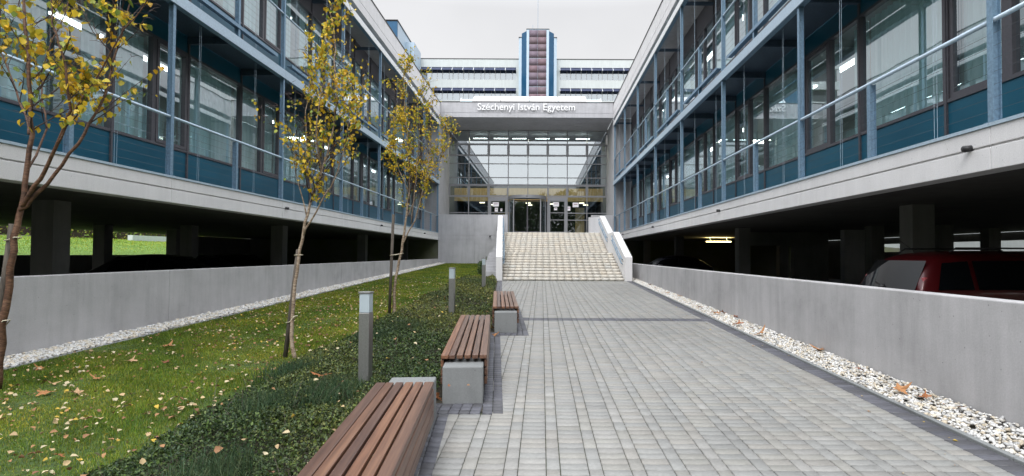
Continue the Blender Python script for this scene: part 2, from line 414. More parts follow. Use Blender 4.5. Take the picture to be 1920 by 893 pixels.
def grey_cols(r):
    n = len(r); b_ = (rng.normal(1, .045, n) * (1 + .10 * np.array([mnoise.noise(Vector((a * .5, c * .35, 2))) + .6 * mnoise.noise(Vector((a * 1.6, c * 1.2, 6))) for a, c in zip(r[:, 0], r[:, 2])])))[:, None]
    pal = np.array([(.245, .239, .220), (.236, .236, .226), (.250, .240, .221), (.229, .228, .219), (.250, .245, .232)])
    return pal[rng.integers(0, 5, n)] * b_
def dark_cols(r):
    n = len(r); b_ = rng.normal(1, .10, n)[:, None]
    pal = np.array([(.086, .087, .102), (.096, .097, .112), (.078, .078, .087)])
    return pal[rng.integers(0, 3, n)] * b_
light, dark = [], []
ph = -.561
for i in range(-6, 16):
    xa = ph + .3 * i
    for j in range(-30, 113):
        y = .2 * j
        if y > 22.39: continue
        band = 11.0 <= y + .05 < 11.4
        tgt = dark if band else light
        # narrow column
        for (a0, a1, b0, b1) in ((xa, xa + .1, y, y + .2), (xa + .1, xa + .3, y, y + .1), (xa + .1, xa + .3, y + .1, y + .2)):
            cx_, cy_ = (a0 + a1) / 2, (b0 + b1) / 2
            if cx_ < edge_x(cy_) - .1 or cx_ > kerb_x(cy_) - .19 + .09: continue
            if b1 > 22.5: continue
            tgt.append((a0, a1, b0, b1))
tag(bricks(light, 'path', grey_cols), kind='structure')
tag(bricks(dark, 'path_cross_band', dark_cols), kind='structure')
# dark border strips: skewed rows of square setts (true hexahedra)
def skew_strip(name, x_of, ya, yb, rows, w=.1, l=.1, top=.005, slope=0):
    V, F, C = [], [], []
    y = ya
    while y < yb - .02:
        y2 = min(y + l, yb)
        for r_ in range(rows):
            g = .003; zt = gz(0, (y + y2) / 2) + top + random.gauss(0, .0008)
            xa0, xb0 = x_of(y + g) + r_ * w + g, x_of(y + g) + (r_ + 1) * w - g
            xa1, xb1 = x_of(y2 - g) + r_ * w + g, x_of(y2 - g) + (r_ + 1) * w - g
            o = len(V)
            za, zb = .022 * y + top, .022 * y2 + top
            e_ = .004
            V += [(xa0, y + g, za - .04), (xb0, y + g, za - .04), (xb1, y2 - g, zb - .04), (xa1, y2 - g, zb - .04),
                  (xa0, y + g, za - e_), (xb0, y + g, za - e_), (xb1, y2 - g, zb - e_), (xa1, y2 - g, zb - e_),
                  (xa0 + e_, y + g + e_, za), (xb0 - e_, y + g + e_, za), (xb1 - e_, y2 - g - e_, zb), (xa1 + e_, y2 - g - e_, zb)]
            q = [(8, 9, 10, 11)] + [(i, (i + 1) % 4, 4 + (i + 1) % 4, 4 + i) for i in range(4)] + [(4 + i, 4 + (i + 1) % 4, 8 + (i + 1) % 4, 8 + i) for i in range(4)]
            F += [tuple(o + t for t in f) for f in q]
            c = random.choice([(.086, .087, .102), (.10, .101, .117), (.075, .075, .083)]); b_ = random.gauss(1, .1)
            C += [tuple(t * b_ for t in c)] * 12
        y = y2
    return tag(np_mesh(name, V, F, 'paver', C), kind='structure')
segs = [(-6, 5.0), (5.02, 9.2), (9.22, 13.6), (13.62, 22.5)]
for (ya, yb) in segs:
    skew_strip('path_dark_border', lambda y, ya=ya, yb=yb: edge_x(min(max(y, ya + .001), yb - .001)) - .2, ya, yb, 2)
# short returns in front of the benches
skew_strip('path_dark_return', lambda y: -1.07, 5.0, 5.32, 5, w=.1, l=.105, top=.008)
skew_strip('path_dark_return', lambda y: -.93, 9.2, 9.47, 5, w=.1, l=.105, top=.008)
skew_strip('path_side_border', lambda y: kerb_x(y) - .21, -6, 22.5, 1, w=.2, l=.1)
# kerb edging (1 m stones)
mb = MB(); y = -6.0
while y < 22.6:
    y2 = min(y + 1, 22.7); g = .003
    p = []
    for (z_, ) in ((-.1,), (.025,)):
        p += [(kerb_x(y + g), y + g, .022 * y + z_), (kerb_x(y + g) + .055, y + g, .022 * y + z_), (kerb_x(y2 - g) + .055, y2 - g, .022 * y2 + z_), (kerb_x(y2 - g), y2 - g, .022 * y2 + z_)]
    mb.hexa(p); y = y2
tag(mb.build('kerb', 'kerb_stone', bevel=.006), kind='structure')
# lawn sheet + planting bed sheet
def sheet(name, xa, xb, ya, yb, mat, dz, nx=14, ny=60, wob=0):
    mb = MB()
    for j in range(ny + 1):
        y = ya + (yb - ya) * j / ny
        x0, x1 = xa(y), xb(y)
        for i in range(nx + 1):
            x = x0 + (x1 - x0) * i / nx
            mb.v.append((x, y, gz(x, y) + dz + wob * mnoise.noise(Vector((x * 1.2, y * 1.2, 0)))))
    w = nx + 1
    mb.f = [(j * w + i, j * w + i + 1, (j + 1) * w + i + 1, (j + 1) * w + i) for j in range(ny) for i in range(nx)]
    return tag(mb.build(name, mat, smooth=True), kind='structure')
def cover_x(y):             # border between lawn and evergreen cover
    return -3.05 - .028 * y + .22 * mnoise.noise(Vector((y * .6, 3, 1))) + .1 * mnoise.noise(Vector((y * 2.1, 7, 1)))
sheet('lawn_ground', lambda y: -7.2, lambda y: cover_x(y) + .3 if y < 30 else -2.3, -4, 40.25, 'lawn_soil', 0.0, wob=.03)
sheet('planting_bed', lambda y: cover_x(y) + .2, lambda y: edge_x(y) - .19, -4, 13.58, 'soil', -.004)
sheet('planting_bed', lambda y: cover_x(y) + .2, lambda y: edge_x(y) - .19, 13.62, 23, 'soil', -.004)
sheet('gravel_bed', lambda y: -7.8, lambda y: -7.2, -4, 40.25, 'soil', .002)
sheet('gravel_bed', lambda y: kerb_x(y) + .055, lambda y: 4.1, -4, 24, 'soil', -.03)
mb = MB()
for j in range(44):
    y = -4 + j; 
    mb.hexa([(-7.24, y + .004, gz(-7.2, y) - .1), (-7.18, y + .004, gz(-7.2, y) - .1), (-7.18, y + .996, gz(-7.2, y + 1) - .1), (-7.24, y + .996, gz(-7.2, y + 1) - .1),
             (-7.24, y + .004, gz(-7.2, y) + .02), (-7.18, y + .004, gz(-7.2, y) + .02), (-7.18, y + .996, gz(-7.2, y + 1) + .02), (-7.24, y + .996, gz(-7.2, y + 1) + .02)])
tag(mb.build('lawn_edging', 'kerb_stone'), kind='structure')

# pebbles -----------------------------------------------------------
import bmesh
def ico(sub):
    bm = bmesh.new(); bmesh.ops.create_icosphere(bm, subdivisions=sub, radius=1)
    v = np.array([q.co[:] for q in bm.verts]); f = np.array([[w.index for w in q.verts] for q in bm.faces]); bm.free(); return v, f
def rotm(n, full=True):
    q = rng.normal(size=(n, 4)); q /= np.linalg.norm(q, axis=1)[:, None]
    w, x, y, z = q.T
    return np.stack([np.stack([1 - 2 * (y * y + z * z), 2 * (x * y - z * w), 2 * (x * z + y * w)], -1),
                     np.stack([2 * (x * y + z * w), 1 - 2 * (x * x + z * z), 2 * (y * z - x * w)], -1),
                     np.stack([2 * (x * z - y * w), 2 * (y * z + x * w), 1 - 2 * (x * x + y * y)], -1)], 1)
def euler_m(yaw, tilt, roll):
    cy, sy, ct, st, cr_, sr = np.cos(yaw), np.sin(yaw), np.cos(tilt), np.sin(tilt), np.cos(roll), np.sin(roll)
    z = np.zeros_like(cy); o = np.ones_like(cy)
    Rz = np.stack([np.stack([cy, -sy, z], -1), np.stack([sy, cy, z], -1), np.stack([z, z, o], -1)], 1)
    Rx = np.stack([np.stack([o, z, z], -1), np.stack([z, ct, -st], -1), np.stack([z, st, ct], -1)], 1)
    Ry = np.stack([np.stack([cr_, z, sr], -1), np.stack([z, o, z], -1), np.stack([-sr, z, cr_], -1)], 1)
    return Rz @ Rx @ Ry
def pebbles(name, x, y, z, size, sub, pal):
    n = len(x); bv, bf = ico(sub)
    sc = np.stack([size * rng.uniform(.8, 1.25, n), size * rng.uniform(.6, .9, n), size * rng.uniform(.35, .6, n)], -1)
    lump = 1 + .12 * np.sin(bv @ rng.normal(size=(3, 5)) * 2).mean(1)
    v = (bv * lump[:, None])[None] * sc[:, None, :]
    Rm = euler_m(rng.uniform(0, 6.28, n), rng.normal(0, .45, n), rng.normal(0, .45, n))
    v = np.einsum('nij,nkj->nki', Rm, v) + np.stack([x, y, z], -1)[:, None]
    F = (np.arange(n) * len(bv))[:, None, None] + bf[None]
    C = pal[rng.integers(0, len(pal), n)] * rng.normal(1, .1, n)[:, None]
    return np_mesh(name, v.reshape(-1, 3), F.reshape(-1, 3), 'pebble', np.repeat(np.clip(C, 0, .9), len(bv), 0), smooth=True)
PAL = .84 * np.array([(.72, .71, .68), (.78, .77, .75), (.64, .62, .58), (.70, .66, .57), (.56, .56, .56), (.60, .52, .40), (.75, .74, .72), (.68, .68, .67), (.5, .47, .42), (.66, .58, .46)])
def right_gravel():
    X, Y, Z, Sz = [], [], [], []
    for (ya, yb, dens, sz) in ((3.2, 9, 1500, .021), (9, 24, 1100, .024)):
        n = int((yb - ya) * .5 * dens); y = rng.uniform(ya, yb, n); k = kerb_x(y) + .075; x = k + (4.085 - k) * rng.random(n)
        t = (x - k) / (4.1 - k)
        z = .022 * y + .004 + .05 * t * t + rng.uniform(-.012, .014, n)
        X.append(x); Y.append(y); Z.append(z); Sz.append(np.clip(rng.normal(sz, sz * .28, n), sz * .5, sz * 1.9))
    return np.concatenate(X), np.concatenate(Y), np.concatenate(Z), np.concatenate(Sz)
x, y, z, s_ = right_gravel()
tag(pebbles('gravel', x, y, z, s_, 2 if len(x) < 1 else 1, PAL), 'white pebble strip between the kerb and the right concrete wall', 'gravel', kind='stuff')
n = 15000; y = 5 + 35 * rng.random(n) ** 1.5; x = rng.uniform(-7.79, -7.25, n); z = gz_np(x, y) + .015 + rng.uniform(0, .025, n) + .02 * ((-7.2 - x) / .6)
tag(pebbles('gravel', x, y, z, np.clip(rng.normal(.026, .007, n) * (1 + y / 60), .012, .06), 1, PAL), 'white pebble strip along the foot of the left concrete wall', 'gravel', kind='stuff')

# grass ---------------------------------------------------------------
def blades(name, x, y, z, h, w, pal, lean=.5, label=None, cat='grass', droop=.3, mat='grass_blade'):
    n = len(x); yaw = rng.uniform(0, 6.28, n); ln = np.abs(rng.normal(0, lean, n)); az = rng.uniform(0, 6.28, n)
    dx, dy = np.cos(yaw) * w / 2, np.sin(yaw) * w / 2
    lx, ly = np.cos(az) * ln * h, np.sin(az) * ln * h
    V = np.zeros((n, 5, 3))
    V[:, 0] = np.stack([x - dx, y - dy, z], -1); V[:, 1] = np.stack([x + dx, y + dy, z], -1)
    mx_, my_, mz = x + lx * .35, y + ly * .35, z + h * .6
    V[:, 2] = np.stack([mx_ + dx * .7, my_ + dy * .7, mz], -1); V[:, 3] = np.stack([mx_ - dx * .7, my_ - dy * .7, mz], -1)
    V[:, 4] = np.stack([x + lx, y + ly, z + h * (1 - droop * ln)], -1)
    b_ = np.arange(n) * 5
    F = np.concatenate([np.stack([b_, b_ + 1, b_ + 2, b_ + 3], -1), np.stack([b_ + 3, b_ + 2, b_ + 4, b_ + 4], -1)[:, [0, 1, 2, 2]]])
    T = np.concatenate([np.stack([b_, b_ + 1, b_ + 2], -1), np.stack([b_, b_ + 2, b_ + 3], -1), np.stack([b_ + 3, b_ + 2, b_ + 4], -1)])
    pn = .5 + .5 * np.sin(x * 1.9 + 2 * np.sin(y * .8)) * np.sin(y * 1.3 + 1.5 * np.sin(x * 1.1)); pn2 = .5 + .5 * np.sin(x * 6.1 + y * 2.3 + 2 * np.sin(y * 4))
    C = pal[rng.integers(0, len(pal), n)] * np.clip(rng.normal(1, .18, n), .5, 1.6)[:, None] * (.62 + .38 * pn + .22 * pn2)[:, None] * np.array([1.0 , 1, 1]) * (1 + (pn[:, None] - .4) * np.array([.35, 0, 0]))
    o = np_mesh(name, V.reshape(-1, 3), T, mat, np.repeat(C, 5, 0))
    return tag(o, label, cat, kind='stuff')
GP = np.array([1.45, 1.28, 1.0]) * np.array([(.085, .165, .016), (.12, .20, .02), (.065, .135, .015), (.17, .23, .025), (.22, .23, .05), (.085, .15, .04)])
X, Y, H, Wd = [], [], [], []
for (ya, yb, n, h, w) in ((2.6, 6, 80000, .034, .0045), (6, 10, 95000, .036, .006), (10, 18, 85000, .038, .010), (18, 40, 70000, .045, .02)):
    y = rng.uniform(ya, yb, n); cx_ = np.array([cover_x(t) for t in np.linspace(ya, yb, 200)]); c_ = np.interp(y, np.linspace(ya, yb, 200), cx_)
    c_ = np.where(y > 23, -2.4, c_ + .25)
    x = -7.18 + (c_ + 7.18) * rng.random(n)
    patch = np.sin(x * 2.1 + np.sin(y * 1.3)) * np.sin(y * 1.7 + x) * .25 + 1
    X.append(x); Y.append(y); H.append(h * patch * rng.uniform(.6, 1.4, n)); Wd.append(np.full(n, w))
X, Y, H, Wd = map(np.concatenate, (X, Y, H, Wd))
blades('grass', X, Y, gz_np(X, Y) - .005, H, Wd, GP, .6, 'short green lawn between the gravel strip and the evergreen cover')

# generic leaf cloud
def leaf_cloud(pos, yaw, tilt, roll, size, cols, mat, name, parent=None, shape='birch', fold=.25):
    if shape == 'birch':
        b_ = np.array([(0, 0, 0), (.42, .28, fold * .42), (.30, .66, fold * .3), (0, 1, -.08), (-.30, .66, fold * .3), (-.42, .28, fold * .42)])
    else:
        b_ = np.array([(0, 0, 0), (.26, .3, fold * .3), (.24, .72, fold * .2), (0, 1, -.06), (-.24, .72, fold * .2), (-.26, .3, fold * .3)])
    n = len(pos); Rm = euler_m(yaw, tilt, roll)
    V = np.einsum('nij,kj->nki', Rm, b_) * size[:, None, None] + pos[:, None]
    o_ = np.arange(n) * 6
    F = np.concatenate([np.stack([o_, o_ + 1, o_ + 2, o_ + 3], -1), np.stack([o_, o_ + 3, o_ + 4, o_ + 5], -1)])
    return np_mesh(name, V.reshape(-1, 3), F, mat, np.repeat(cols, 6, 0), parent=parent)
# evergreen ground cover ------------------------------------------------
def cover_height(x, y):
    v = np.array([mnoise.noise(Vector((a * 1.7, b * 1.3, 5))) + .6 * mnoise.noise(Vector((a * 4.5, b * 4.5, 9))) for a, b in zip(x, y)])
    return np.clip(.15 + .09 * v, .04, .32)
Ps, Sz, Cs = [], [], []
CPAL = np.array([1.55, 1.35, .95]) * np.array([(.020, .042, .018), (.028, .058, .020), (.016, .034, .020), (.040, .075, .022), (.055, .085, .035), (.024, .05, .03)])
for (ya, yb, n, sz) in ((1.6, 4, 34000, .022), (4, 7, 48000, .025), (7, 12, 42000, .030), (12, 23, 36000, .038)):
    y = rng.uniform(ya, yb, n); tt = np.linspace(ya, yb, 300)
    a_ = np.interp(y, tt, [cover_x(t) for t in tt]); b_ = np.interp(y, tt, [edge_x(t) - .24 for t in tt])
    u = rng.random(n); x = a_ + (b_ - a_) * u
    e_ = np.clip(np.minimum((x - a_) / .45, (b_ + .05 - x) / .15), .12, 1)
    h = cover_height(x, y) * e_
    keep = np.ones(n, bool)
    for (bx, by, bl, ang) in ((-.76, 5.2, 3.4, 1), (-.62, 9.35, 3.4, 1), (-.86, 1.2, 3.3, 1)):   # leave the benches free
        cxl = bx - TILT * (y - by)
        keep &= ~((np.abs(x - cxl) < .27) & (y > by - .22) & (y < by + bl))
    zz = gz_np(x, y) + h * (1 - .55 * rng.random(n) ** 2)
    Ps.append(np.stack([x, y, zz], -1)[keep]); Sz.append((sz * rng.uniform(.6, 1.4, n))[keep])
    warm = np.clip(np.sin(y * 1.1 + x * 2) * .4 + np.clip((y - 5) / 8, 0, 1) * .75, 0, 1.2)[:, None]
    c = CPAL[rng.integers(0, 6, n)] * rng.normal(1.05, .38, n)[:, None].clip(.4, 1.8) * (.85 + warm * np.array([1.5, .75, .55]))
    Cs.append(c[keep])
Ps, Sz, Cs = np.concatenate(Ps), np.concatenate(Sz), np.concatenate(Cs); n = len(Ps)
tag(leaf_cloud(Ps, rng.uniform(0, 6.28, n), rng.normal(.2, .7, n), rng.normal(0, .65, n), Sz, Cs, 'cover_leaf', 'ground_cover', shape='oval'),
    'dark small-leaved evergreen cover between the lawn and the benches', 'ground cover', kind='stuff')
# wiry stems poking out of the cover
mb = MB()
for i in range(260):
    y = random.uniform(2.5, 14); x = random.uniform(cover_x(y) + .1, edge_x(y) - .4); z = gz(x, y) + .05
    d = Vector((random.gauss(0, .5), random.gauss(0, .5), 1)).normalized(); L = random.uniform(.15, .4)
    mb.tube([(x, y, z), Vector((x, y, z)) + d * L * .5, Vector((x, y, z)) + d * L + Vector((d.x * .06, d.y * .06, -.03))], [.002, .0016, .0008], 3, False)
tag(mb.build('cover_twigs', 'bark_twig'), 'thin bare twigs poking out of the evergreen cover', 'twigs', kind='stuff')
# long ornamental grass in clumps within the cover
gx, gy = [], []
for (cx_, cy_, r_, n) in ((-2.15, 5.3, .33, 2600), (-2.45, 4.9, .22, 1100), (-2.35, 9.4, .3, 1500), (-2.9, 6.3, .3, 1200), (-2.1, 3.4, .3, 1200), (-2.7, 8.4, .25, 900), (-2.3, 20.5, .4, 900)):
    gx.append(rng.normal(cx_, r_ * .55, n)); gy.append(rng.normal(cy_, r_ * .7, n))
gx, gy = np.concatenate(gx), np.concatenate(gy)
blades('tufted_grass', gx, gy, gz_np(gx, gy) + .02, rng.uniform(.14, .30, len(gx)), np.full(len(gx), .004),
       np.array([(.04, .085, .035), (.06, .11, .05), (.03, .065, .03), (.09, .12, .05)]), .75, 'tufts of long fine grass growing through the evergreen cover', 'grass', .6)
# taller shrub beside the stair wall
n = 2600; th = rng.uniform(0, 6.28, n); rr = rng.random(n) ** .5
pos = np.stack([-2.75 + .5 * rr * np.cos(th), 27.2 + 1.2 * rr * np.sin(th), .62 + .9 * rng.random(n) * (1 - .4 * rr)], -1)
sh = empty('evergreen_shrub', (-2.75, 27.2, .6)); tag(sh, 'loose green shrub against the left side of the stairs', 'shrub')
o = leaf_cloud(pos - np.array([-2.75, 27.2, .6]), rng.uniform(0, 6.28, n), rng.normal(0, .8, n), rng.normal(0, .8, n), rng.uniform(.05, .1, n), CPAL[rng.integers(0, 6, n)] * 1.3, 'cover_leaf', 'foliage', sh, 'oval')
mb = MB()
for i in range(9): a = i * .7; mb.tube([(0, 0, 0), (.3 * math.cos(a), .7 * math.sin(a), .85)], [.012, .004], 4)
mb.build('stems', 'bark_twig', sh)

# leaf litter -----------------------------------------------------------
LP = np.array([(.42, .30, .17), (.44, .33, .18), (.28, .15, .08), (.46, .38, .24), (.48, .33, .06), (.20, .10, .06), (.50, .43, .29), (.33, .18, .09)])
n = 6500
y = 2.9 + 22 * rng.random(n) ** 1.25; x = -7.1 + (np.array([cover_x(t) for t in y]) + .15 + 7.1) * rng.random(n) ** .85
keep = rng.random(n) < np.clip(1.15 - (y - 10) * .06, .12, 1) * np.clip(.62 + .9 * np.array([mnoise.noise(Vector((a * .7, b * .7, 3))) for a, b in zip(x, y)]), .15, 1); x, y = x[keep], y[keep]; n = len(x)
pos = np.stack([x, y, gz_np(x, y) + rng.uniform(.025, .05, n)], -1)
tag(leaf_cloud(pos, rng.uniform(0, 6.28, n), rng.normal(0, .35, n), rng.normal(0, .4, n), np.clip(rng.normal(.034, .014, n), .012, .06) * (1 + y * .012), LP[rng.integers(0, 8, n)] * rng.normal(1, .15, n)[:, None], 'litter', 'leaf_litter', fold=.5),
    'small tan and yellow fallen leaves scattered over the lawn', 'fallen leaves', kind='stuff')
n = 150; y = 2.2 + 12 * rng.random(n); x = np.array([random.uniform(cover_x(t), edge_x(t) - .3) for t in y])
pos = np.stack([x, y, gz_np(x, y) + .2], -1)
tag(leaf_cloud(pos, rng.uniform(0, 6.28, n), rng.normal(0, .4, n), rng.normal(0, .4, n), rng.uniform(.03, .06, n), LP[rng.integers(0, 8, n)], 'litter', 'leaf_litter', fold=.4),
    'few small fallen leaves caught on the evergreen cover', 'fallen leaves', kind='stuff')
n = 130; y = rng.uniform(3, 20, n); x = np.array([random.choice([random.uniform(kerb_x(t) - .5, kerb_x(t)), random.uniform(-.9, 3.4), random.uniform(kerb_x(t) + .1, 4.05), random.uniform(kerb_x(t) + .1, 4.05)]) for t in y])
keep = x > np.array([edge_x(t) for t in y]); x, y = x[keep], y[keep]; n = len(x)
pos = np.stack([x, y, .022 * y + np.where(x > 3.6, .06, .008)], -1)
tag(leaf_cloud(pos, rng.uniform(0, 6.28, n), rng.normal(0, .15, n), rng.normal(0, .15, n), rng.uniform(.012, .04, n), LP[rng.integers(0, 8, n)], 'litter', 'leaf_litter', fold=.4),
    'tiny leaf scraps lying on the paving and right pebbles', 'fallen leaves', kind='stuff')
# maple leaves, individually
def maple_mesh(seed, col):
    r = random.Random(seed); mb = MB(); rim = []
    tips = [-2.3, -1.25, 0, 1.25, 2.3]
    for i, t in enumerate(tips):
        L = (.62, .9, 1.0, .9, .62)[i]
        for (da, f) in ((-.34, .50), (-.17, .74), (0, 1), (.17, .74), (.34, .50)):
            rim.append((t + da, L * f * r.uniform(.92, 1.08)))
        if i < 4: rim.append(((tips[i] + tips[i + 1]) / 2, .46 * r.uniform(.85, 1.15)))
    rim += [(math.pi - .25, .25), (math.pi + .25, .25)]
    mb.v.append((0, 0, 0))
    for (t, L) in rim:
        mb.v.append((L * math.sin(t), L * math.cos(t), .62 * L * L * (.4 + .6 * math.sin(2 * t + seed)) + r.uniform(-.07, .07)))
    k = len(rim); mb.f = [(0, 1 + (i + 1) % k, 1 + i) for i in range(k)]
    mb.tube([(0, 0, 0), (0, -.4, .02), (.05, -.8, .05)], .02, 4)
    me = mb.mesh('maple_leaf', 'litter'); a = me.attributes.new('col', 'FLOAT_COLOR', 'POINT')
    for d in a.data: q = r.uniform(.85, 1.15); d.color = (col[0] * q, col[1] * q, col[2] * q, 1)
    return me
mm = [maple_mesh(1, (.30, .12, .05)), maple_mesh(2, (.40, .20, .09)), maple_mesh(3, (.22, .09, .05)), maple_mesh(4, (.46, .30, .17))]
def maple(px, py, kind, size, label, grp, lift=.03):
    d = 1600 / (py - 455 + (px < 700) * 0)
    x = (px - 1016) * d / 1000; y = d
    if px < 700: 
        for _ in range(6): d = (1.6 - gz((px - 1016) * d / 1000, d)) * 1000 / (py - 477 + 4); 
        x = (px - 1016) * d / 1000; y = d
    o = bpy.data.objects.new('maple_leaf', mm[kind]); COL.objects.link(o)
    o.location = (x, y, gz(x, y) + lift); o.rotation_euler = (random.gauss(0, .2), random.gauss(0, .2), random.uniform(0, 6.28)); o.scale = (size,) * 3
    tag(o, label, 'fallen leaf', grp)
gg = 'dry maple leaves on the right pebble strip'; q = 'on the right pebbles'
for (px, py, k, s_, w) in ((1218, 536, 2, .11, 'first dark maple leaf %s, nearest the stair wall'), (1229, 542.5, 2, .07, 'tiny dark leaf just behind the first one %s from the stairs'),
        (1250, 552, 1, .09, 'pale brown leaf %s, third counted from the stairs'), (1275, 558, 1, .09, 'light brown leaf %s, fourth counted from the stairs'),
        (1311, 580, 2, .10, 'star-shaped dark brown leaf %s, standing alone ahead of the cluster'), (1333, 590, 0, .07, 'round small rust leaf %s at the cluster of leaves'),
        (1345, 591, 1, .12, 'tan curled leaf %s in the middle of the cluster'), (1356, 590, 0, .12, 'rust leaf %s at the wall side of the cluster'),
        (1378, 598, 2, .09, 'dark thin leaf %s just past the wall joint'), (1382, 612, 0, .15, 'large rust maple leaf %s close to the kerb below the wall joint'),
        (1410, 619, 2, .08, 'small dark leaf %s between the two big leaves'), (1424, 630, 1, .15, 'large tan crumpled leaf %s beyond the small dark one'),
        (1536, 661, 1, .13, 'flat tan leaf %s lying close to the wall'), (1612, 700, 2, .08, 'small upright dark leaf %s at mid strip'),
        (1684, 738, 1, .12, 'big caramel maple leaf %s, largest near the camera'), (1730, 752, 0, .08, 'small brown leaf %s beside the big caramel one'), (1800, 772, 2, .06, 'brown leaf scrap %s nearest the camera')):
    maple(px, py, k, s_, w % q, gg, .075)
gg = 'large dry maple leaves on the lawn'; q = 'on the lawn'
for (px, py, k, s_, w) in ((90, 742, 1, .16, 'broad reddish leaf %s near the first tree trunk'), (150, 742, 3, .16, 'wide tan leaf %s right of the broad reddish one'), (105, 724, 3, .12, 'small tan leaf %s up against the near gravel edge'),
        (318, 652, 1, .17, 'long brown leaf %s, largest beside the left gravel strip'), (250, 680, 3, .13, 'light tan leaf %s halfway along the near gravel strip'), (316, 684, 2, .12, 'dark brown leaf %s right of the light tan one'),
        (188, 714, 1, .12, 'reddish curled leaf %s below the near gravel strip'), (82, 696, 1, .12, 'brown leaf %s resting on the gravel edge at far left'), (438, 716, 3, .07, 'yellowish leaf %s at the edge of the dark cover'),
        (505, 590, 3, .14, 'pinkish tan leaf %s beside the second stake'), (120, 860, 0, .08, 'orange leaf %s at the bottom left'), (680, 550, 3, .13, 'pale leaf %s just beyond the nearest bollard')):
    maple(px, py, k, s_ * .72, w % q, gg, .04)
gg = 'dry leaves gathered beside the benches'
for (px, py, k, s_, w) in ((818, 748, 0, .13, 'rust brown leaf tucked against the middle bench block'), (925, 618, 0, .12, 'rust brown leaf at the foot of the far bench block'), (608, 732, 0, .12, 'rust leaf lying on the dark cover left of the nearest bollard'),
        (930, 630, 1, .09, 'tan leaf on the dark setts behind the middle bench'), (812, 780, 3, .05, 'small tan leaf on the dark setts near the front bench')):
    maple(px, py, k, s_, w, gg, .03 if px > 700 else .18)

# ------------------------------------------------------------------ low concrete walls
def low_wall(x0, x1, y0, y1, top, label, name='retaining_wall'):
    w = empty(name, ((x0 + x1) / 2, (y0 + y1) / 2, 0)); tag(w, label, 'wall', 'low concrete walls along the court')
    ox, oy = (x0 + x1) / 2, (y0 + y1) / 2; cuts = [y0, 1.6, 11.2, 20.8, 30.4, y1]
    for a_, b_ in zip(cuts[:-1], cuts[1:]):
        MB().box(x0 - ox, x1 - ox, a_ + .006 - oy, b_ - .006 - oy, -.3, top - .012).build('panel', 'concrete_wall', w, bevel=.012)
    MB().box(x0 - ox + .03, x1 - ox - .03, y0 - oy, y1 - oy, -.3, top - .05).build('joint_core', 'concrete_dark', w)
    return w
low_wall(4.1, 4.3, -3.4, YE - .02, 1.22, 'low grey concrete wall right of the path, behind the wide pebble strip')
low_wall(-8.0, -7.8, -2.6, YE - .02, 1.24, 'low grey concrete wall left of the lawn with a pebble strip at its foot')

# ------------------------------------------------------------------ office wings
Y0 = 3.4
Wb = 1.35                      # setback of the glass behind the balcony edge
def win_frame_mesh(w, h, sash, grey='frame_dark'):
    mb = MB(); t = .06; d = .06
    def ring(y0, y1, z0, z1, t, x0, x1):
        mb.box(x0, x1, y0, y0 + t, z0, z1); mb.box(x0, x1, y1 - t, y1, z0, z1)
        mb.box(x0, x1, y0 + t, y1 - t, z0, z0 + t); mb.box(x0, x1, y0 + t, y1 - t, z1 - t, z1)
    ring(0, w, 0, h, t, -d, d)
    if sash: ring(t + .004, w - t - .004, t + .004, h - t - .004, .075, -.035, .075 if sash > 0 else .05)
    return mb.mesh('window', grey)
def pane_mesh(w, h, sash):
    t = .135 if sash else .058
    mb = MB(); mb.v = [(0, t, t), (0, w - t, t), (0, w - t, h - t), (0, t, h - t)]; mb.f = [(0, 1, 2, 3)]
    return mb.mesh('pane', 'glass')
WH = 2.56
WM = {(w, s): (win_frame_mesh(w, WH, s), pane_mesh(w, WH, s)) for w, s in ((1.2, 0), (1.2, 1), (2.4, 0))}
def curtain_mesh(w, h, seed):
    mb = MB(); r = random.Random(seed); n = int(w / .025); a = r.uniform(0, 6)
    for i in range(n + 1):
        y = w * i / n; ph_ = a + i * .9 + .5 * math.sin(i * .13 + seed)
        x = .045 * math.sin(ph_) + .015 * math.sin(ph_ * .37)
        mb.v += [(x, y, 0), (x * .8, y + .004 * math.cos(ph_), h)]
    mb.f = [(2 * i, 2 * i + 2, 2 * i + 3, 2 * i + 1) for i in range(n)]
    return mb.mesh('curtain', 'curtain_cloth', True)
CM = {w: [curtain_mesh(w, 2.5, k) for k in range(3)] for w in (.5, 1.1, 2.3)}
def i_post(z0, z1):
    mb = MB(); mb.box(-.052, -.042, -.042, .042, z0, z1); mb.box(.042, .052, -.042, .042, z0, z1); mb.box(-.042, .042, -.006, .006, z0, z1)
    mb.box(-.08, .08, -.07, .07, z0, z0 + .012)
    return mb
